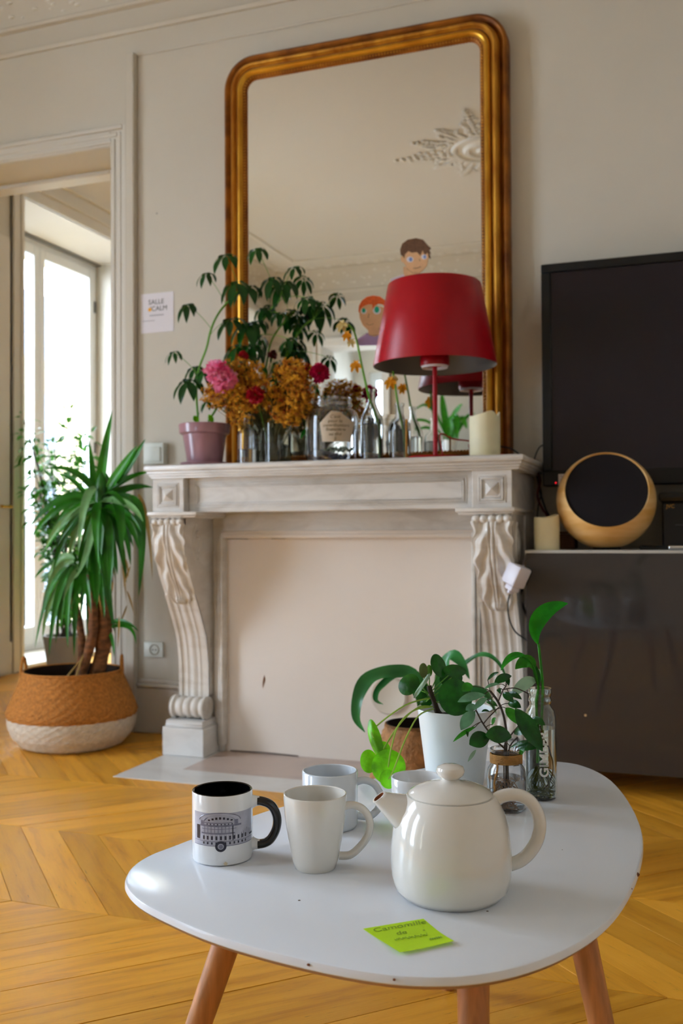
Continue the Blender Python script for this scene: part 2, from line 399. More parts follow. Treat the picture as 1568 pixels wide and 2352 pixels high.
# ---- street wall with four tall windows and one added for light
segs, y = [], -4.35
for y0, y1 in sorted(WINDOWS):
    segs.append(box(-4.83, XL, y, y0, 0, CZ)); segs.append(box(-4.83, XL, y0, y1, WTOP, CZ)); segs.append(box(-4.83, XL, y0, y1, -.1, .03)); y = y1
segs.append(box(-4.83, XL, y, 8.4, 0, CZ))
wall_left = struct('wall_left', join(*segs), WALL, smooth=False)
STONE = M('tan_stone', '#d9c49a', .8, var=.06, vs=4)
HINGE = M('grey_metal', '#6d6d6c', .4, metal=.6)
GOLDM = M('brass', '#b9923c', .3, metal=1)
for i, (y0, y1) in enumerate(WINDOWS):
    w = struct('window_%d' % (i+1), join(box(-4.56, -4.485, y0, y0+.13 if i == 0 else y0+.06, .03, WTOP, .004), box(-4.56, -4.485, y1-.045, y1, .03, WTOP, .004),
        box(-4.56, -4.485, y0+(.13 if i == 0 else .06), y1-.045, WTOP-.05, WTOP, .004), box(-4.56, -4.485, y0+(.13 if i == 0 else .06), y1-.045, .03, .07, .004)), FRAMEW)
    a, b = (y0+.13 if i == 0 else y0+.06), y1-.045; c = (a+b)/2
    for s0, s1 in ((a, c), (c, b)):
        st = .062
        sash = struct('sash', join(box(-4.548, -4.475, s0, s0+st, .07, WTOP-.05, .006), box(-4.548, -4.475, s1-st, s1, .07, WTOP-.05, .006),
            box(-4.546, -4.477, s0+st, s1-st, WTOP-.05-.075, WTOP-.05, .006), box(-4.546, -4.477, s0+st, s1-st, .07, .20, .006)), FRAMEW, w)
        ob('pane', box(-4.514, -4.508, s0+st, s1-st, .20, WTOP-.125), PANE, sash, smooth=False)
    ob('handle', join(box(-4.475, -4.462, c-.012, c+.012, 1.02, 1.16, .003), tube([(-4.462, c, 1.1), (-4.43, c, 1.1), (-4.43, c+.1, 1.1)], .009)), FRAMEW if i else HINGE, w)
    for hz in (.35, 1.5, 2.62):
        ob('hinge', lathe([(0, 0), (.009, 0), (.009, .09), (0, .09)], (-4.472, b+.006, hz), 10), HINGE, w)
    struct('trim_%d' % (20+i), join(box(-4.84, -4.56, y1-.03, y1+.002, .03, WTOP), box(-4.84, -4.56, y0-.002, y0+.03, .03, WTOP), box(-4.84, -4.56, y0+.03, y1-.03, WTOP-.03, WTOP+.002)), STONE, smooth=False)
    # balcony guard outside
    if i in (0, 1):
        g = thing('balcony_railing', 'black iron balcony railing outside the %s' % ('window of the next room' if i == 0 else 'window of this room'), 'railing', (-5.05, c, .0))
        IRON = bpy.data.materials.get('wrought_iron') or M('wrought_iron', '#20242a', .5)
        ob('handrail', box(-5.07, -5.03, y0-.2, y1+.2, .98, 1.01, .004), IRON, g)
        ob('bottom_rail', box(-5.06, -5.04, y0-.2, y1+.2, .10, .12), IRON, g)
        for k in range(13):
            yy = y0-.15+k*(y1-y0+.3)/12; ob('bar', tube([(-5.05, yy, .11), (-5.05, yy, .985)], .007, 6), IRON, g)
        struct('trim_%d' % (30+i), box(-5.2, -4.83, y0-.3, y1+.3, -.15, -.01), STONE, smooth=False)
# grey strip painted as shadow line over the window in the next room
struct('trim_40', box(-4.50, -4.44, 5.14, 6.69, WTOP-.012, WTOP-.001), M('shadow_grey', '#77746c', .7), smooth=False)
w5 = struct('window_6', join(box(-3.80, -3.72, -4.32, -4.24, .30, 2.85), box(-2.63, -2.55, -4.32, -4.24, .30, 2.85), box(-3.72, -2.63, -4.32, -4.24, .30, .40), box(-3.72, -2.63, -4.32, -4.24, 2.75, 2.85), box(-3.36, -3.26, -4.32, -4.24, .40, 2.75)), FRAMEW, smooth=False)
for q0, q1 in ((-3.72, -3.36), (-3.26, -2.63)): ob('pane', box(q0, q1, -4.285, -4.279, .40, 2.75), PANE, w5, smooth=False)
# ---- house across the street (mostly burnt out by the daylight)
hb = thing('apartment_building', 'pale apartment building with zinc roof across the street, seen through window', 'building', (-24, 44, -12))
FAC = M('pale_facade', '#5d5544', .8, var=.1, vs=.6); ZINC = M('zinc_roof', '#454d5a', .5, var=.1, vs=1); DKW = M('far_window', '#3a4048', .15)
zr = ATX(130, 662, -24).z
struct('ground', box(-40, -4.9, -30, 70, -12.3, -12.0), M('asphalt', '#6a6a68', .9), smooth=False)
ob('wall', box(-34, -24, 27, 62, -12, zr-3.0), FAC, hb, smooth=False)
ob('roof', extr_y([(-24, zr-3.0), (-25.2, zr), (-33, zr), (-34, zr-3.0)], 27, 62), ZINC, hb, smooth=False)
for fz in (-6, -2.6, .8, 4.2):
    for wy in range(8):
        if fz+2.1 < zr-3.2:
            wo = ob('window', box(-24.05, -23.9, 28.5+wy*3.4, 29.8+wy*3.4, fz, fz+2.1), DKW, hb, smooth=False)
            [ob('shutter', box(-23.92, -23.86, q+wy*3.4, q+.6+wy*3.4, fz, fz+2.1), FRAMEW, wo, smooth=False) for q in (27.9, 29.8)]
# ---- door casing, vertical strip, picture rail, cornice, baseboards
def casing(x0, x1, z1, yf, name):
    bars = []
    W = .086; steps = ((0, W, .016), (.008, .026, .022), (.036, .056, .020), (.066, W, .026))
    for a, b, d in steps:
        bars.append(box(x1+a, x1+b, yf-d, yf, 0, z1+b, .003)); bars.append(box(x0-b, x0-a, yf-d, yf, 0, z1+b, .003))
        bars.append(box(x0-a, x1+a, yf-d, yf, z1+a, z1+b, .003))
    return struct(name, join(*bars), WHITE)
casing(DX0, DX1, DZ, YF, 'trim_1')
# second rebate at the far edge of the doorway head
struct('trim_2', box(DX0, DX1, 3.98, 4.07, DZ-.018, DZ+.004, .004), WHITE)
struct('trim_3', box(-2.344, -2.300, YF-.034, YF, 0, 2.99, .004), WALL)
struct('trim_4', box(-2.300, XR, YF-.006, YF, 2.980, 2.992, .002), WALL)
CP = [(0, -.33), (-.012, -.33), (-.018, -.315), (-.012, -.30), (-.012, -.225), (-.035, -.222), (-.04, -.21), (-.028, -.20), (-.035, -.16), (-.055, -.10), (-.09, -.055), (-.14, -.028), (-.15, -.03), (-.165, -.02), (-.17, 0), (0, 0)]
def relief(P, Tn, Nn, length, step, seed):   # plaster leaves along the cove: P start, Tn along, Nn into the room
    rnd = random.Random(seed); gs = []
    n = int(length/step)
    for i in range(n):
        s = (i+.5)*step
        for k in range(4):
            t = rnd.uniform(.05, .95); d = .03 + t*t*.09; z = CZ-.19+t*.16
            c = P + Tn*(s+rnd.uniform(-.4, .4)*step) + Nn*d + V((0, 0, z))
            gs.append(ico(c, .012*rnd.uniform(.6, 1.2), 1, (1.6 if abs(Tn.x) > .5 else .8, 1.6 if abs(Tn.y) > .5 else .8, .8)))
        c = P + Tn*s + Nn*.20 + V((0, 0, CZ-.003)); gs.append(ico(c, .03, 1, (1.3, 1.3, .35)))
        c = P + Tn*(s+.5*step) + Nn*.24 + V((0, 0, CZ-.003)); gs.append(ico(c, .016, 1, (1.3, 1.3, .4)))
    return join(*gs)
def cornice(name, g, rel):
    o = struct(name, g, WALL, ang=25); ob('leaf_relief', rel, PLASTER, o, kind='stuff'); return o
cornice('trim_5', extr_x([(YF+a, CZ+b) for a, b in CP], XL, XR), relief(V((XL, YF, 0)), V((1, 0, 0)), V((0, -1, 0)), 5.6, .11, 1))
cornice('trim_6', extr_x([(YB-a, CZ+b) for a, b in CP], XL, XR), relief(V((XL, YB, 0)), V((1, 0, 0)), V((0, 1, 0)), 5.6, .16, 2))
cornice('trim_7', extr_y([(XL-a, CZ+b) for a, b in CP], YB, YF), relief(V((XL, YB, 0)), V((0, 1, 0)), V((1, 0, 0)), 5.3, .16, 3))
struct('trim_8', extr_y([(XR+a, CZ+b) for a, b in CP], YB, YF), WHITE, ang=25)
struct('trim_9', extr_y([(XL-a, CZ+b) for a, b in CP], 4.05, 8.2), WHITE, ang=25)
# flat plaster band on the ceiling, set in from the walls
struct('trim_10', join(box(XL+.46, XR-.46, YB+.44, YB+.47, CZ-.014, CZ+.01), box(XL+.46, XR-.46, YF-.47, YF-.44, CZ-.014, CZ+.01), box(XL+.44, XL+.47, YB+.44, YF-.44, CZ-.014, CZ+.01)), PLASTER, smooth=False)
struct('trim_11', join(box(BX1+.09, XR, YB, YB+.014, 2.70, 2.72), box(XL, BX0-.09, YB, YB+.014, 2.70, 2.72)), WHITE, smooth=False)
bars = []
for a, b, d in ((0, .08, .02), (.05, .08, .035)):
    bars += [box(BX1+a, BX1+b, YB, YB+d, 0, BZ+b, .003), box(BX0-b, BX0-a, YB, YB+d, 0, BZ+b, .003), box(BX0-a, BX1+a, YB, YB+d, BZ+a, BZ+b, .003)]
struct('trim_12', join(*bars), WHITE)
# embrasure casings of the street windows (room side)
for i, (y0, y1) in enumerate(WINDOWS):
    gs = []
    for a, b, d in ((0, .11, .016), (.0, .03, .026), (.08, .11, .03)):
        gs += [box(XL, XL+d, y0-b, y0-a, 0, WTOP+b, .003), box(XL, XL+d, y1+a, y1+b, 0, WTOP+b, .003), box(XL, XL+d, y0-a, y1+a, WTOP+a, WTOP+b, .003)]
    struct('trim_%d' % (13+i), join(*gs), WHITE)
def base(name, x0, x1, y):
    struct(name, join(box(x0, x1, y-.020, y, 0, .195, .003), box(x0, x1, y-.028, y, .195, .215, .006), box(x0, x1, y-.016, y, .215, .232, .004)), WHITE)
base('baseboard_front', -2.30, -1.955, YF)
base('baseboard_right', -.56, XR, YF)
struct('baseboard_left', join(box(XL, XL+.02, 3.25, YF, 0, .2), box(XL, XL+.02, 4.05, 5.03, 0, .2), box(XL, XL+.02, 2.40, 3.25, 0, .2)), WHITE, smooth=False)
# ---- folded interior door leaf in the next room
d1 = struct('door_1', join(box(-3.955, -3.915, 4.20, 4.925, .02, 2.675, .004), box(-3.958, -3.906, 4.32, 4.80, .25, 1.0, .006), box(-3.958, -3.906, 4.32, 4.80, 1.15, 2.5, .006)), WHITE)
ob('handle', tube([(-3.915, 4.87, 1.03), (-3.86, 4.87, 1.03), (-3.86, 4.78, 1.03)], .009), GOLDM, d1)
# ---- ceiling rose
rc = V((-1.28, .98, CZ))
rose = thing('ceiling_rose', 'white plaster ceiling rose with acanthus leaves, reflected in mirror', 'ceiling rose', rc)
ob('medallion', lathe([(0, -.03), (.05, -.035), (.06, -.02), (.10, -.014), (.11, -.03), (.135, -.03), (.15, -.012), (.19, -.008), (.2, -.022), (.22, -.022), (.235, 0)], rc, 48), PLASTER, rose)
random.seed(11)
for i in range(12):
    a = 2*pi*i/12; L_ = .62 if i % 3 == 0 else (.46 if i % 3 == 1 else .50); gs = []
    dr = V((cos(a), sin(a), 0)); pp = V((-sin(a), cos(a), 0))
    for k in range(9):
        t = k/8; r = .25 + (L_-.25)*t; wv = .07*sin(pi*(.25+.7*t))
        for s in (-1, 1):
            gs.append(ico(rc + dr*r + pp*s*wv*random.uniform(.5, 1.1) + V((0, 0, -.006)), .026*(1-.5*t), 1, (1, 1, .42)))
        gs.append(ico(rc + dr*r + V((0, 0, -.008)), .018, 1, (1, 1, .5)))
    ob('leaf_ornament', join(*gs), PLASTER, rose)
# ================================================================== fireplace
fp = thing('fireplace', 'pale marble fireplace with carved acanthus consoles and closed painted opening', 'fireplace', (-1.255, 3.5, 0))
FX0, FX1 = -1.940, -.571
# shelf
def shelf_tier(e, z0, z1, b): return box(-1.965+e, -.525-e, 3.235+e, 3.75, z0, z1, b, 2)
ob('mantel_shelf', join(shelf_tier(0, 1.100, 1.123, .009), shelf_tier(.010, 1.090, 1.101, .003), shelf_tier(.016, 1.081, 1.091, .003), shelf_tier(.022, 1.073, 1.082, .002)), MARBLE, fp)
def ring(x0, x1, z0, z1, yf, w, d, b=.0015):
    return join(box(x0, x1, yf-d, yf, z1-w, z1, b), box(x0, x1, yf-d, yf, z0, z0+w, b), box(x0, x0+w, yf-d, yf, z0+w, z1-w, b), box(x1-w, x1, yf-d, yf, z0+w, z1-w, b))
fr = ob('frieze', box(-1.806, -.706, 3.302, 3.50, .945, 1.074, .002), MARBLE, fp)
for k, (e, w, d) in enumerate(((0, .006, .003), (.009, .006, .006), (.0165, .004, .004))):
    ob('frieze_molding', ring(-1.780+e, -.732-e, .962+e, 1.060-e, 3.3025, w, d), MARBLE, fr)
for x0, x1 in ((-1.940, -1.806), (-.706, -.571)):
    cb = ob('corner_block', box(x0, x1, 3.265, 3.75, .946, 1.075, .002), MARBLE, fp)
    xc, zc = (x0+x1)/2, 1.010
    for h, w, d in ((.047, .006, .003), (.039, .006, .006), (.030, .004, .003)):
        ob('block_molding', ring(xc-h, xc+h, zc-h, zc+h, 3.2655, w, d), MARBLE, cb)
    h = .024; ob('diamond_boss', ([V((xc-h, 3.266, zc-h)), V((xc+h, 3.266, zc-h)), V((xc+h, 3.266, zc+h)), V((xc-h, 3.266, zc+h)), V((xc, 3.248, zc))], [(0, 1, 4), (1, 2, 4), (2, 3, 4), (3, 0, 4)]), MARBLE, cb, smooth=False)
# cap mouldings under the blocks
for x0, x1, ex in ((-1.940, -1.806, 1), (-.706, -.571, -1)):
    a, b = (x0-.014, x1+.062) if ex > 0 else (x0-.055, x1+.012)
    ob('capital', join(box(a, b, 3.248, 3.62, .9325, .947, .003, 2), box(a+.008, b-.008, 3.257, 3.62, .924, .933, .003)), MARBLEC, fp)
# S-shaped consoles
PROF = [(.924, 3.270), (.890, 3.262), (.858, 3.262), (.825, 3.264), (.793, 3.272), (.741, 3.295), (.688, 3.321), (.640, 3.350), (.597, 3.377), (.53, 3.414), (.463, 3.447), (.40, 3.461), (.353, 3.468), (.30, 3.471), (.225, 3.470)]
def prof_at(z):
    for (za, ya), (zb, yb) in zip(PROF, PROF[1:]):
        if zb <= z <= za: return ya + (yb-ya)*(za-z)/(za-zb)
    return PROF[-1][1]
def smooth_prof(z): return (prof_at(z+.02 if z < .9 else z) + 2*prof_at(z) + prof_at(max(.226, z-.02)))/4
def console(xc):
    hw = .066; nz, nu = 110, 41
    side = []
    rows = []
    for i in range(nz):
        z = .924 - (.924-.205)*i/(nz-1); y = smooth_prof(max(z, .226)); row = []
        for k in range(nu):
            u = -1+2*k/(nu-1)
            # flutes on the plain ribbon: raised edges and three reeds
            f = 0
            if z < .63:
                a = abs(u); f = (.006 if a > .78 else 0) + (.005*max(0, cos((u/.22)*pi*.5)) if a < .22 else 0) + .004*math.exp(-((a-.42)/.07)**2)
            row.append(V((xc+u*hw, y-f, z)))
        rows.append(row)
    body = ob('console', grid(rows), MARBLEC, fp, ang=60)
    pr = [(3.56, .924)] + [(smooth_prof(z), z) for z in [.924-.012*i for i in range(59)]] + [(3.56, .205)]
    for s in (-1, 1):
        vs = [V((xc+s*hw, y, z)) for y, z in pr]
        n = len(vs); fs = []
        vv = []
        for y, z in pr[1:-1]: vv += [V((xc+s*hw, y, z)), V((xc+s*hw, 3.56, z))]
        ob('console_side', (vv, [(2*i, 2*i+1, 2*i+3, 2*i+2) for i in range(len(vv)//2-1)]), MARBLEC, body)
        # volute
        sp = []
        for i in range(70):
            t = i/69; a = t*pi*4.6+pi*.6; r = .010+.050*(1-t)
            sp.append(V((xc+s*(hw+.001), 3.375+r*.72*cos(a), .825+r*1.25*sin(a))))
        ob('volute', tube(sp, .0042, 6), MARBLEC, body)
    # acanthus leaf laid over the upper front
    rows = []; nz, nu = 84, 61
    for i in range(nz):
        v = i/(nz-1); z = .902 - (.902-.592)*v; y = smooth_prof(z)
        wl = hw*(1.02-.10*v-.50*max(0, v-.45)**1.15)*(1+.085*cos(v*pi*9.2))
        if v > .93: wl *= .55+.45*math.sqrt(max(0, 1-((v-.93)/.07)**2))
        row = []
        for k in range(nu):
            u = -1+2*k/(nu-1); a = abs(u)
            lob = cos(pi*(v*4.6 - a*2.3))                      # lobes sweep up and outwards
            d = .007 + .0095*lob*min(1, a*2.2)*(1-.35*v) + .0045*math.exp(-(a/.07)**2) + .003*math.exp(-((a-.20)/.05)**2) - .004*math.exp(-((a-.12)/.04)**2)
            d *= min(1, (1-a)*7+.15)
            d += .011*math.exp(-((v-.955)/.035)**2)*max(0, 1-(a*1.5)**2)
            row.append(V((xc+u*wl, y-d, z)))
        rows.append(row)
    ob('acanthus_leaf', grid(rows), MARBLEC, body, ang=80)
    # rolled top edge with little gadroons
    gs = []
    for k in range(5):
        u = (-.8, -.42, 0, .42, .8)[k]; gs.append(ico((xc+u*hw, 3.262, .909), .0145, 2, (1.15, .95, 1.0)))
    gs.append(tube([(xc-hw, 3.270, .909), (xc+hw, 3.270, .909)], .013, 12))
    ob('gadroon_roll', join(*gs), MARBLEC, body)
    # lower scroll
    rr = []
    for k in range(57):
        u = -1+2*k/56; a = abs(u); r = .036
        r += .009*math.exp(-((a-.88)/.12)**6) + .006*math.exp(-((a-.44)/.16)**4) + .006*math.exp(-(a/.16)**4)
        rr.append((u, r))
    rows = [[V((xc+u*.075, 3.440+r*cos(2*pi*j/28), .182+r*sin(2*pi*j/28))) for j in range(29)] for u, r in rr]
    sc = ob('lower_scroll', grid(rows), MARBLEC, body, ang=50)
    for s in (-1, 1):
        c = V((xc+s*.0755, 3.440, .182)); vs = [c] + [c+V((0, .044*cos(2*pi*j/28), .044*sin(2*pi*j/28))) for j in range(28)]
        ob('scroll_end', (vs, [(0, 1+j, 1+(j+1) % 28) for j in range(28)]), MARBLEC, sc)
        sp = [c+V((s*.0008, (.008+.028*(1-i/40))*cos(i*.35), (.008+.028*(1-i/40))*sin(i*.35))) for i in range(41)]
        ob('scroll_spiral', tube(sp, .0025, 5), MARBLEC, sc)
    ob('plinth', join(box(xc-.090, xc+.090, 3.373, 3.56, .0022, .112, .003), box(xc-.083, xc+.083, 3.381, 3.56, .111, .125, .005), box(xc-.080, xc+.080, 3.385, 3.56, .124, .138, .002)), MARBLEW, fp)
console(-1.873); console(-.6385)
# jambs, returns to the wall, lintel, moulded surround and painted infill
for x0, x1, s in ((-1.945, -1.765, 1), (-.745, -.566, -1)):
    ob('jamb', box(x0, x1, 3.505, 3.75, 0, .946, .002), MARBLE, fp)
    xi = x1 if s > 0 else x0
    for e, d in ((.002, .028), (.017, .020), (.033, .012)):
        a, b = sorted((xi+s*(.014-e), xi+s*(.002-e)))
        ob('jamb_molding', box(a, b, 3.505-d, 3.53, .03, .87-.004-e, .003, 2), MARBLEC, fp)
ob('lintel', box(-1.765, -.745, 3.497, 3.75, .868, .946, .002), MARBLE, fp)
for z, d, t in ((.866, .016, .008), (.853, .022, .008)):
    ob('lintel_molding', box(-1.765, -.745, 3.505-d, 3.54, z-t, z+t, .004, 2), PANELP, fp)
inf = ob('infill_panel', box(-1.772, -.738, 3.520, 3.75, 0, .870), PANELP, fp, smooth=False)
SCUF = M('scuff', '#7a5238', .8)
p0 = AT(605, 1565, 3.519)
ob('scuff_mark', (lambda g: g)(leafgeo([p0+V((.004, -.0006, .026)), p0+V((.003, -.0006, .008)), p0+V((0, -.0006, -.004)), p0+V((-.004, -.0006, -.028))], .009, (0, -1, 0), pointed, 0)), SCUF, inf)
CRACK = M('crack_line', '#6d625a', .9)
ob('crack', join(tube([(-1.768, 3.519, .842), (-1.70, 3.519, .843), (-1.66, 3.519, .841)], .0012, 4), tube([(-1.56, 3.519, .842), (-1.50, 3.519, .843)], .001, 4), tube([(-1.74, 3.519, .004), (-1.6, 3.519, .006), (-1.45, 3.519, .003)], .003, 4)), CRACK, inf)
# round vent plate on the infill
vc = AT(893, 1597, 3.519)
vg = lathe([(0, .004), (.035, .005), (.058, .012), (.066, .013), (.071, .008), (.072, 0)], (0, 0, 0), 40)
vent = tag(ob('vent_cover', xf(vg, vc, rot=Matrix.Rotation(pi/2, 3, 'X')), M('vent_white', '#d8cfc0', .45), origin=vc), 'round off-white vent cover on the fireplace infill panel', 'vent')
# hearth
he = thing('hearth', 'flush marble hearth with white border and pinkish slab before the fireplace', 'hearth', (-1.255, 3.2, 0))
HX0, HX1 = -1.958, -.553
ob('front_slab', slab([(HX0, 3.022), (HX1, 3.022), (HX1, 3.190), (HX0, 3.190)], -.009, .0022), MARBLEW, he, smooth=False)
for a, b in ((HX0, -1.772), (-.738, HX1)):
    ob('side_slab', slab([(a, 3.1915), (b, 3.1915), (b, 3.504), (a, 3.504)], -.009, .0020), MARBLEW, he, smooth=False)
ob('centre_slab', slab([(-1.7705, 3.1915), (-.7395, 3.1915), (-.7395, 3.519), (-1.7705, 3.519)], -.009, .0018), MARBLEP, he, smooth=False)

# ================================================================== mirror
mi = thing('gilt_mirror', 'tall gilded wall mirror with rounded top corners standing on the mantel', 'mirror', (-1.25, 3.70, 1.123))
GOLD = M('aged_gilding', '#a8661a', .42, metal=.6, col2='#d89c34', vs=6, bump=.15, bs=70, stretch=(3, 3, 1))
GOLDD = M('worn_gilding', '#6e3a10', .48, metal=.45, col2='#a8681c', vs=9, bump=.2, bs=60)
GOLDB = M('bright_gilding', '#dca534', .34, metal=.65, col2='#b87c20', vs=7)
MX0, MX1, MZ0, MZ1 = -1.848, -.648, 1.1235, 2.866
def rrect(e, n=14):             # outline inset by e, open at the bottom left -> around -> bottom right
    x0, x1, z0, z1 = MX0+e, MX1-e, MZ0, MZ1-e; r = max(.03, .135-e*.85)
    pts = [(x0, z0)] + [(x0, z0+(z1-r-z0)*k/10) for k in range(1, 11)]
    pts += [(x0+r-r*cos(pi/2*k/n), z1-r+r*sin(pi/2*k/n)) for k in range(1, n+1)]
    pts += [(x0+r+(x1-x0-2*r)*k/10, z1) for k in range(1, 11)]
    pts += [(x1-r+r*sin(pi/2*k/n), z1-r+r*cos(pi/2*k/n)) for k in range(1, n+1)]
    pts += [(x1, z1-r-(z1-r-z0)*k/10) for k in range(1, 11)]
    return pts
def sweep(prof):                # prof: (inset, y)
    return grid([[V((x, y, z)) for x, z in rrect(e)] for e, y in prof])
ob('outer_molding', sweep([(0, 3.748), (0, 3.704), (.004, 3.694), (.012, 3.690), (.020, 3.694), (.025, 3.704), (.031, 3.707)]), GOLDD, mi)
ob('main_molding', sweep([(.031, 3.707), (.034, 3.692), (.040, 3.680), (.047, 3.674), (.054, 3.676), (.058, 3.684), (.061, 3.687)]), GOLD, mi)
ob('mid_groove', sweep([(.061, 3.687), (.064, 3.6885), (.067, 3.684)]), GOLDD, mi)
ob('inner_molding', sweep([(.067, 3.684), (.072, 3.677), (.080, 3.675), (.088, 3.680), (.092, 3.688)]), GOLDB, mi)
ob('inner_slope', sweep([(.092, 3.688), (.097, 3.691), (.107, 3.7005), (.108, 3.702)]), GOLDD, mi)
bl = [V((x, 3.689, z)) for x, z in rrect(.0985)]
bd, acc, gap = [], 0, .0125
for a, b in zip(bl, bl[1:]):
    L_ = (b-a).length; t = gap-acc
    while t <= L_: bd.append(octa(a.lerp(b, t/L_), .0052)); t += gap
    acc = (acc+L_) % gap if t-gap <= L_ else acc+L_
ob('bead_row', join(*bd), GOLD, mi, kind='stuff')
ob('bottom_molding', join(box(MX0+.03, MX1-.03, 3.688, 3.745, 1.1235, 1.160, .006), box(MX0+.05, MX1-.05, 3.684, 3.71, 1.160, 1.172, .004)), GOLDD, mi)
ob('bottom_bead_row', join(*[octa((MX0+.11+.0125*k, 3.688, 1.176), .0052) for k in range(int((MX1-MX0-.22)/.0125))]), GOLD, mi, kind='stuff')
MIRR = M('silvered_glass', (.86, .86, .84), .012, metal=1)
ob('mirror_glass', box(MX0+.095, MX1-.095, 3.702, 3.712, 1.15, MZ1-.09), MIRR, mi, smooth=False)
ob('back_board', box(MX0+.02, MX1-.02, 3.714, 3.748, 1.1235, MZ1-.06), GOLDD, mi, smooth=False)

# ---- drawn paper portraits stuck on the mirror
def zp(x, y): return (700+x/3.136, 520+y/3.136)      # points read off an enlarged crop
def flat(pts, yy):
    P = [AT(*zp(x, y), 3.70) for x, y in pts]; P = [V((p.x, yy, p.z)) for p in P]
    return P, [tuple(range(len(P)))]
def oval(cx, cy, rx, ry, n=18, a=0): return [(cx+rx*cos(2*pi*i/n)*cos(a)-ry*sin(2*pi*i/n)*sin(a), cy+rx*cos(2*pi*i/n)*sin(a)+ry*sin(2*pi*i/n)*cos(a)) for i in range(n)]
SKIN = M('drawn_skin', '#e0b083', .8, var=.05, vs=40); HAIRB = M('drawn_brown_hair', '#6a4a33', .8, var=.2, vs=90); HAIRO = M('drawn_orange_hair', '#e0652c', .8, var=.12, vs=90)
LILAC = M('drawn_lilac', '#b79ac6', .8, var=.06, vs=50); PALEV = M('drawn_pale_shirt', '#d5cddb', .8); EYEB = M('drawn_blue', '#7f93c8', .7); EYEG = M('drawn_green', '#18a884', .7); PENC = M('drawn_line', '#6b4a3a', .8)
p1 = thing('paper_portrait', 'drawn paper portrait with brown hair stuck on the mirror above lamp shade', 'paper cutout', tuple(AT(950, 600, 3.70)), 'drawn portraits on the mirror')
Y1 = 3.7005
ob('shirt', flat([(615, 380), (710, 345), (735, 380), (830, 370), (900, 400), (900, 440), (615, 440)], Y1), PALEV, p1, smooth=False)
ob('neck', flat([(708, 290), (712, 350), (738, 385), (800, 382), (826, 350), (822, 300)], Y1-.0004), SKIN, p1, smooth=False)
ob('face', flat([(695, 200), (712, 262), (735, 305), (775, 336), (815, 338), (850, 318), (878, 280), (890, 220), (880, 160), (720, 150)], Y1-.0008), SKIN, p1, smooth=False)
ob('ear', flat(oval(703, 236, 11, 22), Y1-.0006), SKIN, p1, smooth=False)
ob('hair', flat([(690, 205), (685, 170), (700, 125), (740, 95), (800, 84), (850, 96), (880, 130), (908, 158), (893, 168), (910, 205), (895, 190), (905, 235), (890, 222), (884, 190), (862, 208), (848, 172), (832, 212), (806, 185), (770, 190), (745, 178), (722, 200), (716, 232), (704, 215)], Y1-.0012), HAIRB, p1, smooth=False)
for c in ((757, 238, 25, 20), (858, 220, 20, 18)):
    e = ob('eye', flat(oval(*c), Y1-.0013), PAPER, p1, smooth=False); ob('iris', flat(oval(c[0]+5, c[1], c[2]*.5, c[3]*.75), Y1-.0016), EYEB, e, smooth=False)
def penline(pts, r=.0012): return tube([V((AT(*zp(x, y), 3.70).x, Y1-.0016, AT(*zp(x, y), 3.70).z)) for x, y in pts], r, 4)
ob('mouth', penline([(782, 302), (805, 302), (835, 290)]), PENC, p1); ob('nose', penline([(824, 235), (829, 250)]), PENC, p1); ob('chin_line', penline([(735, 305), (775, 334), (815, 336)], .0008), PENC, p1)
p2 = thing('paper_portrait', 'drawn paper portrait with orange hair and green eyes left of lamp shade', 'paper cutout', tuple(AT(855, 740, 3.70)), 'drawn portraits on the mirror')
ob('sweater', flat([(372, 815), (452, 765), (480, 785), (530, 780), (640, 790), (640, 852), (392, 858)], Y1), LILAC, p2, smooth=False)
ob('neck', flat([(452, 738), (460, 785), (500, 795), (548, 778), (545, 735)], Y1-.0004), SKIN, p2, smooth=False)
ob('face', flat([(388, 600), (395, 660), (415, 710), (450, 745), (478, 756), (520, 742), (565, 705), (590, 650), (590, 590), (480, 560), (400, 575)], Y1-.0008), SKIN, p2, smooth=False)
ob('hair', flat([(386, 612), (390, 572), (410, 535), (445, 508), (490, 498), (540, 505), (575, 530), (595, 570), (596, 620), (585, 590), (560, 562), (525, 556), (505, 570), (490, 602), (484, 562), (455, 560), (425, 575), (402, 592), (394, 625)], Y1-.0012), HAIRO, p2, smooth=False)
for c in ((424, 606, 13, 17), (518, 600, 18, 24)):
    e = ob('eye', flat(oval(c[0], c[1]+5, c[2]*1.6, c[3]*1.15), Y1-.0011), PAPER, p2, smooth=False); ob('iris', flat(oval(*c), Y1-.0016), EYEG, e, smooth=False)
ob('nose', penline([(462, 630), (456, 655), (463, 658)]), PENC, p2); ob('mouth', penline([(440, 700), (465, 712), (495, 702)], .0009), PENC, p2); ob('collar_line', penline([(440, 770), (480, 788), (530, 783)], .001), PENC, p2)
# ================================================================== things on the mantel
MT = 1.1232
def spot(px, Y): p = AT(px, 1040, Y); return V((p.x, Y, MT))
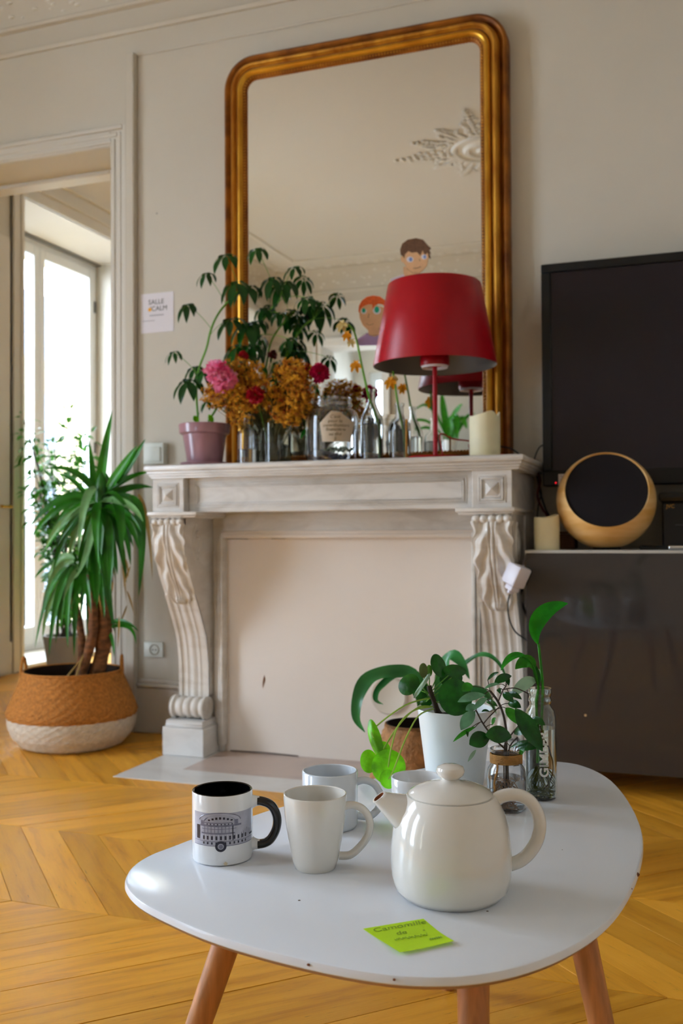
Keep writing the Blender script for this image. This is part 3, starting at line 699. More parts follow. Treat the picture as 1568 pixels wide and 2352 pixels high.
# ---- red lamp
lp = V((-.8665, 3.40, MT))
lamp = thing('table_lamp', 'red metal table lamp with a wide conical shade and slim pole on the mantel', 'lamp', lp)
RED = M('red_lacquer', '#a20013', .34, spec=.35); REDIN = M('silver_lining', '#6e6964', .5, metal=.5)
ob('base', lathe([(0, 0), (.098, 0), (.1, .004), (.097, .011), (.05, .014), (.012, .016), (0, .016)], lp, 48), RED, lamp)
ob('pole', lathe([(.0, .014), (.0085, .014), (.0085, .345), (0, .345)], lp, 16), RED, lamp)
zb, zt = 1.459-MT, 1.752-MT
sh = ob('shade', lathe([(.219, zb), (.2205, zb+.003), (.1665, zt-.004), (.163, zt), (.150, zt+.001)], lp, 72), RED, lamp)
ob('shade_lining', lathe([(.219, zb), (.2165, zb+.003), (.1625, zt-.003), (.02, zt-.002)], lp, 72), REDIN, sh)
ob('socket_ring', lathe([(0, .336), (.050, .336), (.052, .339), (.052, .368), (.049, .372), (0, .372)], lp, 36), RED, lamp)
ob('socket_rim', lathe([(.030, .331), (.046, .328), (.048, .336), (.03, .336)], lp, 36, close=True), PAPER, lamp)
ob('bulb', lathe([(0, .372), (.014, .372), (.016, .41), (.028, .445), (.030, .465), (.02, .488), (0, .495)], lp, 20), M('bulb_glass', '#e8e4da', .3), lamp)
ob('cord', tube(crv([lp+V((.02, .04, .006)), AT(1010, 998, 3.46), AT(1040, 1008, 3.50), AT(1078, 1013, 3.52), AT(1110, 1020, 3.54), lp+V((.24, .14, .006))], 6), .0028, 6), RED, lamp)
# ---- pillar candles
WAX = M('ivory_wax', '#e9dfba', .55, sss=.25, var=.04, vs=12); WICK = M('wick', '#2a2420', .9)
def candle(name, label, c, r, h, dips):
    c = V(c); t = thing(name, label, 'candle', c, 'ivory pillar candles'); n = 40; rows = []
    def top(a): return h + sum(d*math.exp(-(((a-a0+pi) % (2*pi)-pi)/w)**2) for a0, d, w in dips)
    for q, zf in ((.97, 0), (1, .02), (1, .3), (1, .6), (1.0, .9), (.985, 1.0), (.90, 1.0), (.84, .93)):
        rows.append([c+V((r*q*cos(2*pi*i/n), r*q*sin(2*pi*i/n), top(2*pi*i/n)*zf)) for i in range(n+1)])
    rows.append([c+V((r*.4*cos(2*pi*i/n), r*.4*sin(2*pi*i/n), h*.86)) for i in range(n+1)])
    rows.append([c+V((0, 0, h*.855)) for i in range(n+1)])
    ob('wax_body', grid(rows), WAX, t); ob('wick', tube([c+V((0, 0, h*.85)), c+V((.001, 0, h*.93))], .0012, 5), WICK, t)
    return t
candle('pillar_candle', 'ivory pillar candle on the mantel in front of the mirror corner', V((AT(1113, 1000, 3.44).x, 3.44, MT)), .0545, .155, [(-.9, .012, .55), (.2, .012, .5), (-2.3, -.004, .5), (-.35, -.014, .3)])
SCHEF = M('umbrella_leaf', '#10460e', .3, var=.3, vs=14, transl=.15, rand=.2)
# ---- pink pot with saucer and umbrella plant
PINK = M('mauve_glaze', '#9a6f76', .28, var=.2, vs=9, coat=.4, stretch=(2, 2, .6))
pc = spot(470, 3.44); pt = thing('potted_schefflera', 'umbrella plant in a mauve glazed pot on the left end of mantel', 'potted plant', pc)
pot = ob('pot', lathe([(0, .012), (.066, .012), (.069, .02), (.086, .128), (.092, .130), (.098, .134), (.102, .166), (.100, .170), (.094, .168), (.088, .14), (0, .138)], pc, 48), PINK, pt)
ob('saucer', lathe([(0, 0), (.078, 0), (.092, .010), (.096, .018), (.090, .020), (.078, .010), (0, .010)], pc, 48), PINK, pt)
ob('soil', lathe([(0, .150), (.091, .148)], pc, 24), SOIL, pt)
def scheff(hub, r, n=7, droop=.75, ax=None, seed=0, m=None, face=(0, -.5, .6)):
    rnd = random.Random(seed); gs = []; f = V(face).normalized(); a = f.orthogonal().normalized(); b = f.cross(a); a0 = rnd.uniform(0, 6)
    for i in range(n):
        th = a0+2*pi*i/n; d = (a*cos(th)+b*sin(th))
        L_ = r*rnd.uniform(.8, 1.1); p0 = hub + d*r*.16
        p2 = hub + d*L_*.80 + V((0, 0, -L_*droop)); p1 = hub + d*L_*.75 + V((0, 0, -L_*droop*.22))
        gs.append(leafgeo(bez([p0, p1, p2], 8), L_*.46, f*.6+V((0, 0, .5))+d*.3, pointed, .12)); gs.append(tube([hub, p0], .0012, 4))
    return join(*gs)
# stems follow the plant in the photograph (px, py, distance from the camera plane)
stemA = crv([AT(455, 968, 3.43), AT(451, 900, 3.43), AT(456, 850, 3.42), AT(474, 800, 3.42), AT(485, 755, 3.43), AT(505, 715, 3.44), AT(540, 676, 3.45), AT(565, 655, 3.46)], 5)
stemB = crv([AT(478, 968, 3.47), AT(520, 900, 3.50), AT(560, 820, 3.52), AT(590, 760, 3.53), AT(620, 712, 3.53), AT(642, 690, 3.52)], 5)
ob('stem', tube(stemA, .0042, 7), STEM, pt); ob('stem', tube(stemB, .0042, 7), STEM, pt)
LV = [(517, 592, 3.44, 40, 0), (590, 578, 3.46, 34, 1), (473, 634, 3.40, 27, 0), (430, 706, 3.36, 33, 0), (398, 815, 3.38, 27, 0), (430, 880, 3.38, 44, 0), (540, 655, 3.42, 46, 0), (570, 665, 3.45, 44, 0),
      (530, 740, 3.40, 44, 0), (565, 752, 3.45, 50, 1), (575, 800, 3.47, 46, 1), (545, 800, 3.48, 44, 1), (625, 645, 3.48, 42, 1), (655, 655, 3.50, 46, 1), (676, 620, 3.46, 30, 1), (702, 690, 3.48, 34, 1), (640, 725, 3.50, 30, 1), (664, 785, 3.48, 28, 1),
      (605, 715, 3.52, 34, 1), (590, 745, 3.50, 36, 1), (470, 855, 3.42, 34, 0), (448, 850, 3.46, 34, 0), (560, 850, 3.50, 40, 1), (600, 820, 3.52, 30, 1), (520, 880, 3.50, 30, 1), (478, 925, 3.42, 24, 0)]
for i, (px, py, Y, r, st) in enumerate(LV):
    h = AT(px, py-6, Y); rr = r/595
    S = stemA if st == 0 else stemB
    q = min(S, key=lambda p: (p-(h+V((0, 0, -.06)))).length)
    lf = ob('leaf', scheff(h, rr, 6 if r < 32 else 7, .7+.3*random.random(), seed=i), SCHEF, pt)
    ob('petiole', tube(bez([q, q.lerp(h, .5)+V((0, -.01, .02)), h], 6), .0012, 5), STEM, lf)
for px, py in ((450, 955), (485, 952)):
    ob('sprout', leafgeo(bez([AT(px+4, 972, 3.43), AT(px, 960, 3.42), AT(px-6, py, 3.41)], 6), .022, (0, -1, .5), ell), LIME, pt)
# ---- glassware
def bottle_geo(c, prof, th=.003, n=36):
    inner = [(max(0, r-th) if r > 0 else 0, z) for r, z in reversed(prof)]
    inner = [(r, max(z, th*1.6)) for r, z in inner]
    return lathe(prof + inner, c, n)
def sub(prof, th, z1):            # liquid body inside a bottle
    pr = [(max(.0008, r-th-.0006), max(z, th*1.6+.0006)) for r, z in prof if r > 0 and z < z1]
    rl = pr[-1][0]; return [(0, th*1.6+.0006)] + pr + [(rl, z1), (0, z1)]
# small apothecary bottle at the left
bc = spot(568, 3.38); t = thing('glass_bottle', 'short clear glass bottle with a narrow neck between pink pot and vase', 'bottle', bc)
pf = [(0, 0), (.033, 0), (.0375, .004), (.0375, .115), (.034, .130), (.020, .142), (.0155, .150), (.0155, .180), (.019, .184), (.019, .192)]
ob('glass', bottle_geo(bc, pf), GLASS, t); ob('water', lathe(sub(pf, .003, .06), bc, 32), WATER, t)
# square vase with dried flowers
vc_ = spot(621, 3.50); vs_ = thing('flower_vase', 'square glass vase with dried goldenrod and pink carnations on the mantel', 'vase', vc_)
def sqprof(c, hw, h, th, r=.012):
    def sq(q, z): return [V((c.x+x, c.y+y, c.z+z)) for x, y in [(sx*(q-r)+r*cos(a), sy*(q-r)+r*sin(a)) for sx, sy, a0 in ((1, 1, 0), (-1, 1, pi/2), (-1, -1, pi), (1, -1, 1.5*pi)) for a in (a0, a0+pi/4, a0+pi/2)]]
    rows = [sq(hw-.004, 0), sq(hw, .004), sq(hw, h), sq(hw-th, h), sq(hw-th, .008)]
    g = grid([r_+[r_[0]] for r_ in rows]); n = 13
    return g[0], g[1]+[tuple(range(12)), tuple(range(4*13, 4*13+12))]
VW = .066
ob('glass', sqprof(vc_, VW, .165, .004), GLASSG, vs_)
g = box(vc_.x-VW+.006, vc_.x+VW-.006, vc_.y-VW+.006, vc_.y+VW-.006, MT+.010, MT+.088, .008)
ob('water', g, M('murky_water', '#a39a78', .05, trans=.75, ior=1.33), vs_)
random.seed(21)
DRY = M('dried_goldenrod', '#fbc032', .8, col2='#a8480a', vs=42, detail=2, transl=.15)
DRYG = M('dried_stems', '#5a5428', .8, var=.3, vs=30)
def spray(cpx, cpy, rx, ry, Y, n, seed, name):
    rnd = random.Random(seed); gs, st = [], []
    base = V((vc_.x, vc_.y, MT+.03))
    for i in range(n):
        while 1:
            u, v, w = rnd.uniform(-1, 1), rnd.uniform(-1, 1), rnd.uniform(-1, 1)
            if u*u+v*v+w*w < 1: break
        q = AT(cpx+u*rx, cpy+v*ry, Y+w*.055)
        o = q + V((rnd.gauss(0, .006), rnd.gauss(0, .006), 0))
        if i % 6 == 0: st.append(tube(bez([base+V((rnd.uniform(-.03, .03), rnd.uniform(-.02, .02), 0)), base.lerp(q, .55)+V((0, 0, .03)), q], 5), .0009, 4))
        # a plume of little florets
        d = (q-base).normalized()*.6+V((rnd.uniform(-.6, .6), rnd.uniform(-.6, .6), -.5)); L_ = rnd.uniform(.012, .026)
        for k in range(10):
            t = k/9; gs.append(octa(o + d*L_*t + V((rnd.gauss(0, .0032), rnd.gauss(0, .0032), rnd.gauss(0, .003))), rnd.uniform(.0022, .0037)))
    f = ob(name, join(*gs), DRY, vs_, smooth=False, kind='stuff'); ob('dry_stems', join(*st), DRYG, f, kind='stuff')
spray(520, 905, 54, 38, 3.38, 290, 1, 'goldenrod_spray'); spray(556, 862, 58, 42, 3.42, 320, 2, 'goldenrod_spray'); spray(590, 905, 56, 44, 3.40, 320, 3, 'goldenrod_spray')
spray(672, 862, 46, 40, 3.42, 320, 4, 'goldenrod_spray'); spray(672, 915, 42, 58, 3.40, 420, 5, 'goldenrod_spray'); spray(555, 950, 30, 34, 3.39, 90, 6, 'goldenrod_spray'); spray(655, 955, 30, 28, 3.40, 110, 7, 'goldenrod_spray')
def carnation(c, r, m, seed, squash=.9):
    rnd = random.Random(seed); gs = []; NP = 34
    for k in range(NP):
        z = 1-2*(k+.5)/NP; a = k*2.39996; d = V((math.sqrt(1-z*z)*cos(a), math.sqrt(1-z*z)*sin(a), z*squash))
        d = d+V((rnd.uniform(-.25, .25), rnd.uniform(-.25, .25), rnd.uniform(-.25, .25))); d.normalize()
        R = r*rnd.uniform(.82, 1.12); tw = rnd.uniform(0, 6.28)
        a0 = d.orthogonal().normalized(); b0 = d.cross(a0); a_ = a0*cos(tw)+b0*sin(tw); b_ = d.cross(a_)
        ph = [rnd.uniform(-1, 1) for _ in range(13)]; rows = []
        for i in range(5):
            t = i/4; row = []
            for j in range(13):
                u = -1+j/6
                row.append(V(c)+d*R*(.2+.8*t)*(1-.10*u*u)+d*R*.13*t*t*ph[j] + a_*(u*R*.46*(.2+.8*t)) + b_*(R*.30*t*t*(ph[(j*5+3) % 13]*.55+.45*sin(j*1.9+k))))
            rows.append(row)
        gs.append(grid(rows))
    return join(*gs)
PINKF = M('pink_petals', '#ffc4de', .6, col2='#f8649f', vs=20, transl=.35); MAGF = M('magenta_petals', '#c4104f', .6, var=.2, vs=30, transl=.3); REDF = M('red_petals', '#b00d22', .6, var=.25, vs=30, transl=.25); DRED = M('dark_red_petals', '#4e0814', .6, var=.2)
def flower(px, py, Y, rpx, m, seed, name='carnation'):
    c = AT(px, py, Y); o = ob(name, carnation(c, rpx/600, m, seed), m, vs_)
    b = V((vc_.x, vc_.y, MT+.02)); ob('stem', tube(bez([b, b.lerp(c, .5)+V((0, 0, .05)), c], 8), .0016, 5), STEM, o)
flower(499, 855, 3.33, 31, PINKF, 1); flower(520, 872, 3.335, 27, PINKF, 2); flower(508, 886, 3.34, 18, PINKF, 3)
flower(586, 908, 3.33, 20, REDF, 4); flower(558, 818, 3.42, 12, REDF, 5); flower(733, 856, 3.40, 22, MAGF, 6); flower(626, 814, 3.46, 11, DRED, 7); flower(708, 846, 3.42, 10, REDF, 8)
for i, (a, b, w) in enumerate((((600, 840), (612, 870), 12), ((640, 850), (618, 880), 14), ((700, 985), (690, 1008), 10))):
    ob('leaf', leafgeo(bez([AT(*a, 3.44), AT((a[0]+b[0])/2+5, (a[1]+b[1])/2-6, 3.43), AT(*b, 3.42)], 7), w/600, (0, -1, .3), ell), GREEN, vs_)
ob('grass_plume', join(*[leafgeo(bez([AT(598+k*5, 900, 3.45), AT(606+k*6, 850, 3.46), AT(616+k*9, 790+k*6, 3.46)], 7), .006, (0, -1, 0), pointed, 0) for k in range(3)]), M('dry_grass', '#d8cbaa', .8, transl=.3), vs_)
# big jar with the handwritten tag
jc = spot(763, 3.40); jar = thing('money_jar', 'large clear glass jar with a handwritten octagonal paper tag and crumpled notes', 'jar', jc)
pf = [(0, 0), (.082, 0), (.094, .006), (.098, .02), (.098, .165), (.092, .186), (.075, .199), (.071, .204), (.071, .209), (.076, .212), (.076, .218), (.071, .221), (.071, .230), (.0745, .234), (.0745, .240)]
ob('glass', bottle_geo(jc, pf, .0035, 48), GLASS, jar)
TAGP = M('tag_paper', '#cfc0ab', .8)
tz = [AT(x, y, 3.297) for x, y in ((758, 942), (776, 944), (798, 966), (798, 1012), (735, 1015), (733, 972))]
tg = [V((p.x, 0, p.z)) for p in tz]
def onjar(x, z, e=.0): dx = max(-.095, min(.095, x-jc.x)); return V((x, jc.y-math.sqrt((.0985+e)**2-dx*dx), z))
xs = [min(p.x for p in tg)+(max(p.x for p in tg)-min(p.x for p in tg))*k/12 for k in range(13)]
def tagspan(x):
    zs = []
    for a, b in zip(tg, tg[1:]+tg[:1]):
        if min(a.x, b.x)-1e-6 <= x <= max(a.x, b.x)+1e-6 and abs(a.x-b.x) > 1e-6: zs.append(a.z+(b.z-a.z)*(x-a.x)/(b.x-a.x))
    return (min(zs), max(zs)) if zs else (tg[0].z, tg[0].z)
tgo = ob('paper_tag', grid([[onjar(x, tagspan(x)[0]), onjar(x, tagspan(x)[1])] for x in xs]), TAGP, jar)
mx_ = (xs[0]+xs[-1])/2; ztop = max(p.z for p in tg); gs = []
for s, z in (("C'est", .016), ('pour la', .032), ('contribution', .047), ('financière', .062), ('au thé', .079), (':)', .096)):
    g = text2d(s, .0165, .25); gs.append(([onjar(mx_+v.x, ztop-z+v.y-.006, .0006) for v in g[0]], g[1]))
ob('handwriting', join(*gs), M('brown_ink', '#5b4a22', .8), tgo, smooth=False)
NOTE = [M('banknote_blue', '#5f6f9c', .8), M('banknote_grey', '#8b9094', .7), M('banknote_green', '#90a48c', .8), M('coin_copper', '#c9a15a', .35, metal=.8)]
random.seed(5)
for k in range(9):
    a = k*2.4; r = .052*math.sqrt((k+.5)/9); c = jc+V((r*cos(a), r*sin(a), .022+.012*(k % 3)))
    rows = [[c+V((u*.026, v*.018, .008*sin(u*5+k)+.006*cos(v*6+k)+.005*random.random())) for u in (-1, -.5, 0, .5, 1)] for v in (-1, -.3, .3, 1)]
    ob('crumpled_note', grid(rows), NOTE[k % 3], jar, ang=20)
ob('coin', lathe([(0, 0), (.012, 0), (.012, .002), (0, .002)], jc+V((.005, -.06, .012)), 16), NOTE[3], jar)
# two bottles with wilted daffodils
def daffbottle(px, Y, r, h, neck, zs, label, stemp, flowers):
    c = spot(px, Y); t = thing('daffodil_bottle', label, 'bottle', c, 'milk bottles with wilted daffodils')
    pf = [(0, 0), (r-.005, 0), (r, .005), (r, zs), (r*.93, zs+.02), (neck+.003, h-.055), (neck, h-.04), (neck, h-.012), (neck+.003, h-.010), (neck+.003, h)]
    ob('glass', bottle_geo(c, pf), GLASS, t); ob('water', lathe(sub(pf, .003, zs*.97), c, 32), WATER, t)
    s = crv([V(p) for p in stemp(c)], 6); ob('stem', tube(s, [.0052-.0022*i/len(s) for i in range(len(s))], 7), STEM, t)
    for k, (px_, py_, Y_, rp, m) in enumerate(flowers):
        q = AT(px_, py_, Y_); gs = []
        for j in range(6):
            a = j*pi/3+k; d = V((cos(a), -.35*sin(a*2), sin(a)))*.8+V((0, -.2, -.45)); gs.append(leafgeo(bez([q, q+d*rp/620*.6, q+d*rp/620+V((0, 0, -.006))], 5), rp/620*.55, (0, -1, .2), ell, .3, .2, j))
        f = ob('daffodil', join(*gs), m, t); s0 = min(s, key=lambda p: (p-q).length); ob('stalk', tube([s0, s0.lerp(q, .5)+V((0, 0, .005)), q], .0014, 5), DRYL, f)
YELD = M('faded_daffodil', '#d8c07a', .7, transl=.3, var=.2); YELO = M('orange_daffodil', '#e59a12', .7, transl=.3, var=.2)
daffbottle(854, 3.42, .0425, .270, .0135, .145, 'taller clear bottle holding a leaning wilted daffodil beside the jar', lambda c: [c+V((.030, -.012, .008)), AT(868, 975, 3.41), AT(847, 910, 3.41), AT(833, 850, 3.40), AT(820, 786, 3.40), AT(812, 760, 3.40), AT(800, 745, 3.39)],
    [(786, 742, 3.39, 17, YELD), (797, 766, 3.39, 14, YELO), (807, 782, 3.40, 12, YELD), (817, 834, 3.40, 17, YELO)])
daffbottle(918, 3.45, .0415, .215, .0150, .120, 'shorter clear bottle holding a daffodil stem next to the lamp pole', lambda c: [c+V((.022, -.01, .008)), AT(925, 985, 3.44), AT(915, 935, 3.44), AT(908, 890, 3.44), AT(902, 852, 3.43)],
    [(897, 872, 3.42, 18, YELO), (906, 866, 3.43, 10, YELD)])
ic = spot(933, 3.37)
tag(ob('incense_stick', join(tube([ic, ic+V((.001, .001, .146))], .0042, 8), lathe([(0, 0), (.012, 0), (.012, .004), (0, .005)], ic, 14)), M('incense', '#a8762e', .8, var=.2, vs=60), origin=ic), 'brown incense stick standing upright between daffodil bottle and lamp', 'incense')
# ================================================================== wall fittings, TV and cabinet on the right
# ---- paper sign
a, b = AT(323, 676, 3.745), AT(398, 760, 3.745)
sg = thing('paper_sign', 'white printed paper sign reading SALLE CALM on the wall', 'sign', (a.x, 3.745, b.z))
W_, H_ = b.x-a.x, a.z-b.z
ob('sheet', box(a.x, b.x, 3.7475, 3.7485, b.z, a.z), PAPER, sg, smooth=False)
def on_wall(g, cx, cz, y=3.7468): return [V((cx+v.x, y, cz+v.y)) for v in g[0]], g[1]
INKD = M('print_black', '#2c2a30', .8); INKL = M('print_grey', '#a9a5ae', .8)
ob('title_print', on_wall(text2d('SALLE', .030), a.x+W_*.47, a.z-H_*.23), INKD, sg, smooth=False)
ob('title_print', on_wall(text2d("'CALM", .030), a.x+W_*.55, a.z-H_*.40), INKD, sg, smooth=False)
ob('yellow_dot', on_wall(([V((.0085*cos(k*pi/8), .0085*sin(k*pi/8), 0)) for k in range(16)], [tuple(range(16))]), a.x+W_*.275, a.z-H_*.41), M('print_yellow', '#f2b01e', .7), sg, smooth=False)
ob('small_print', join(box(a.x+W_*.27, a.x+W_*.7, 3.7466, 3.7475, a.z-H_*.575, a.z-H_*.55), box(a.x+W_*.05, a.x+W_*.42, 3.7466, 3.7475, a.z-H_*.70, a.z-H_*.685)), INKL, sg, smooth=False)
# ---- light switch and wall socket
PLAS = M('ivory_plastic', '#dfe3dc', .35)
a, b = AT(332, 1018, 3.72), AT(378, 1063, 3.72)
sw = thing('light_switch', 'white surface-mounted light switch on the wall above the mantel end', 'switch', (a.x, 3.75, b.z))
ob('housing', box(a.x, b.x, 3.708, 3.75, b.z-.004, a.z, .005, 2), PLAS, sw)
ob('rocker', box(a.x+.010, b.x-.012, 3.700, 3.712, b.z+.006, a.z-.020, .004, 2), PLAS, sw)
a, b = AT(331, 1474, 3.74), AT(374, 1510, 3.74)
so = thing('wall_socket', 'white wall power socket beside the left fireplace console', 'socket', (a.x, 3.75, b.z))
ob('plate', box(a.x, b.x, 3.735, 3.75, b.z, a.z, .003, 2), PLAS, so)
c = V(((a.x+b.x)/2+.008, 3.734, (a.z+b.z)/2))
ob('well', xf(lathe([(0, -.006), (.018, -.006), (.020, .001), (.023, .002), (.023, -.001)], (0, 0, 0), 24), c, rot=Matrix.Rotation(pi/2, 3, 'X')), M('socket_grey', '#8f8a78', .5), so)
for dx in (-.0075, .0075): ob('pin_hole', xf(lathe([(0, 0), (.0028, 0), (.0028, .001), (0, .001)], (0, 0, 0), 10), c+V((dx, -.0008, 0)), rot=Matrix.Rotation(pi/2, 3, 'X')), BLACK, so)
# ---- television
TY = 3.60
a, b = AT(1240, 608, TY), AT(1248, 1117, TY); tx0, tz1, tz0 = (a.x+b.x)/2, a.z, b.z; tx1 = tx0+1.42
tv = thing('television', 'large black flat television mounted on the wall above the grey cabinet', 'television', (tx0, TY, tz0))
BEZ = M('tv_bezel', '#040405', .45); SCR = M('tv_screen', '#221b22', .16, spec=.45)
cs = ob('casing', box(tx0, tx1, TY+.012, TY+.075, tz0, tz1, .006), BEZ, tv)
BL, BT, BB = .034, .032, .055
ob('bezel', join(box(tx0, tx1, TY, TY+.02, tz1-BT, tz1, .003), box(tx0, tx1, TY, TY+.02, tz0, tz0+BB, .003), box(tx0, tx0+BL, TY, TY+.02, tz0+BB, tz1-BT, .003), box(tx1-BL, tx1, TY, TY+.02, tz0+BB, tz1-BT, .003)), BEZ, tv)
ob('screen', box(tx0+BL-.002, tx1-BL+.002, TY+.008, TY+.016, tz0+BB-.002, tz1-BT+.002), SCR, tv, smooth=False)
ob('wall_bracket', box(tx0+.4, tx1-.4, TY+.075, 3.74, tz0+.2, tz1-.2), BLACK, tv, smooth=False)
p = AT(1276, 1109, TY); ob('standby_light', ico(p, .0034, 1, (1, .5, 1)), M('red_led', (.6, .01, .01), .4, emit=((1, .02, .03), 1.2)), tv)
a, b = AT(1282, 1089, TY), AT(1330, 1115, TY)
lb = ob('sticker', box(a.x, b.x, TY-.0012, TY-.0002, b.z, a.z), M('sticker_paper', '#e0d2cc', .8), tv, smooth=False)
ob('handwriting', join(*[tube([V((a.x+.006+k*.0042, TY-.0016, a.z-.009-row*.011+.0022*sin(k*2.1+row))) for k in range(n)], .0006, 4) for row, n in ((0, 9), (1, 6))]), INKD, lb)
# ---- glossy grey cabinet
CY, cx0, cx1, cz0, cz1 = 3.30, -.533, 1.22, .082, .803
cb = thing('media_cabinet', 'low glossy grey media cabinet with pale edges right of the fireplace', 'cabinet', (cx0, CY, 0))
GLOSS = M('grey_gloss', '#3d3836', .045, spec=.6); EDGE = M('pale_melamine', '#b9b5ac', .4)
ob('body', join(box(cx0, cx1, CY+.020, 3.70, cz0, cz1-.016), ), EDGE, cb, smooth=False)
ob('top_panel', box(cx0-.002, cx1, CY+.001, 3.705, cz1-.016, cz1, .0015), EDGE, cb)
n = 3
for k in range(n):
    w = (cx1-cx0)/n
    dd = ob('door', box(cx0+k*w+(.0005 if k else 0), cx0+(k+1)*w-.0015, CY, CY+.018, cz0, cz1-.0085, .0015), GLOSS, cb)
ob('paint_chip', xf(lathe([(0, 0), (.0042, 0), (.0036, .0006), (0, .0006)], (0, 0, 0), 9), AT(1344, 1643, CY-.0003), rot=Matrix.Rotation(pi/2, 3, 'X')), M('bare_chip', '#c8a878', .7), cb)
for x in (cx0+.10, cx0+.75, cx1-.1):
    for y in (CY+.09, 3.62): ob('leg', lathe([(0, 0), (.018, 0), (.022, .082), (0, .082)], (x, y, 0), 14), BLACK, cb)
# ---- round wooden loudspeaker
sp_c = AT(1391, 1171, 3.44); R_ = .165; sz = cz1+R_+.001
sp_c = V((sp_c.x, 3.44, sz))
spk = thing('round_speaker', 'spherical light wood loudspeaker with dark fabric front on the cabinet', 'speaker', (sp_c.x, sp_c.y, cz1))
ASH = M('turned_ash', '#dda656', .38, col2='#f2c888', vs=5, stretch=(1, 1, 7), coat=.25)
nrm = V((-.02, -1, .33)).normalized()
tocam = (CAMP-sp_c).normalized(); nrm = (tocam + V((0, 0, .44)) + CR*.03).normalized()
rot = V((0, 0, 1)).rotation_difference(nrm).to_matrix()
hh = .55; rf = math.sqrt(1-hh*hh)     # the sphere is cut by the face at hh*R
prof = [(0, -R_)] + [(R_*sin(t), -R_*cos(t)) for t in [pi*k/40 for k in range(1, 40) if -cos(pi*k/40) < hh]] + [(R_*rf*1.0, R_*hh), (R_*rf*.985, R_*hh+.003), (R_*rf*.965, R_*hh-.004)]
bod = ob('wood_shell', xf(lathe(prof, (0, 0, 0), 64), sp_c, rot=rot), ASH, spk)
ob('front_cloth', xf(lathe([(0, R_*hh+.002), (R_*rf*.6, R_*hh+.001), (R_*rf*.97, R_*hh-.003)], (0, 0, 0), 64), sp_c, rot=rot), M('speaker_cloth', '#151014', .95, bump=.3, bs=900), spk)
ob('foot_ring', lathe([(.03, 0), (.045, 0), (.05, .01), (.03, .012)], (sp_c.x, sp_c.y, cz1), 24, close=True), BLACK, spk)
candle('pillar_candle', 'ivory pillar candle on the grey cabinet left of the round speaker', V((AT(1255, 1200, 3.37).x, 3.37, cz1)), .0425, .112, [(.9, .010, .6), (-.2, .008, .4), (-1.5, -.004, .5)])
# ---- stereo
a = AT(1519, 1140, 3.46); st = thing('stereo', 'black compact stereo with small gold logo at the cabinet right of the speaker', 'stereo', (a.x, 3.46, cz1))
x0 = a.x; zt = AT(1540, 1130, 3.46).z
ob('body', box(x0, x0+.30, 3.46, 3.68, cz1, zt-.032, .004), BLACK, st)
ob('lid', box(x0-.010, x0+.31, 3.45, 3.69, zt-.034, zt, .012, 2), BLACK, st)
ob('front_panel', box(x0+.004, x0+.296, 3.456, 3.462, cz1+.006, zt-.038, .002), M('stereo_front', '#0b0b0d', .2), st)
p = AT(1539, 1163, 3.456); g = text2d('JVC', .017)
ob('logo', on_wall(g, p.x, p.z, 3.4555), M('gold_print', '#c98f2c', .4), st, smooth=False)
p = AT(1557, 1205, 3.456); ob('button_row', box(p.x-.009, p.x+.02, 3.453, 3.457, p.z-.002, p.z+.002), M('button_grey', '#4a4a4c', .4), st, smooth=False)
p = AT(1500, 1262, 3.40)
tag(ob('black_tray', box(p.x-.045, p.x+.05, 3.42, 3.455, cz1+.0002, cz1+.014, .003), BLACK, origin=(p.x, 3.43, cz1)), 'small flat black case on the cabinet between speaker and stereo', 'case')
p = AT(1543, 1262, 3.36); ch = thing('chrome_device', 'small silver rounded device at the right end of cabinet top', 'device', (p.x, 3.36, cz1))
CHR = M('chrome', '#cfd2d6', .18, metal=1)
ob('shell', box(p.x-.012, p.x+.12, 3.335, 3.41, cz1+.0002, cz1+.016, .007, 3), CHR, ch)
ob('end_cap', ico((p.x-.002, 3.355, cz1+.0085), .011, 2, (1, .9, .75)), CHR, ch)
# wooden box behind the candle
p = AT(1270, 1245, 3.60)
tag(ob('wooden_box', join(box(p.x-.06, p.x+.08, 3.56, 3.67, cz1+.0002, cz1+.052, .003), box(p.x-.062, p.x+.082, 3.558, 3.672, cz1+.054, cz1+.062, .002)), M('dark_oak', '#5a3418', .5, var=.3, vs=10), origin=(p.x, 3.6, cz1)), 'small dark wooden box behind the candle on grey cabinet', 'box')
# ---- cables and plug block
CAB = M('black_cable', '#101214', .5); CABR = M('red_cable', '#571210', .55); CABB = M('blue_black_cable', '#13242c', .45)
def cable(name, label, pts, r, m): tag(ob(name, tube(crv(pts, 6), r, 7), m, origin=tuple(pts[0])), label, 'cable', 'cables between mantel and television')
cable('power_cable', 'black cable running off the right end of the mantel', [AT(1150, 1026, 3.66), AT(1172, 1030, 3.66), AT(1195, 1045, 3.67), AT(1222, 1064, 3.68), AT(1232, 1090, 3.69), AT(1240, 1130, 3.69), AT(1252, 1168, 3.68), AT(1262, 1190, 3.66), AT(1270, 1245, 3.72)], .0032, CAB)
cable('power_cable', 'thin black cable curling out from behind the television edge', [AT(1256, 1020, 3.69), AT(1240, 1026, 3.68), AT(1230, 1045, 3.67), AT(1226, 1068, 3.672), AT(1236, 1105, 3.68), AT(1243, 1135, 3.68), AT(1236, 1160, 3.69), AT(1228, 1250, 3.73)], .0026, CAB)
cable('power_cable', 'dark red twisted cable hanging between mantel and television', [AT(1222, 1062, 3.665), AT(1232, 1080, 3.66), AT(1240, 1105, 3.66), AT(1234, 1140, 3.66), AT(1246, 1170, 3.65), AT(1256, 1186, 3.65), AT(1266, 1240, 3.715)], .0045, CABR)
p = AT(1185, 1322, 3.262); pl = thing('plug_block', 'white plastic multi-plug adaptor hanging beside the grey cabinet', 'adaptor', tuple(p))
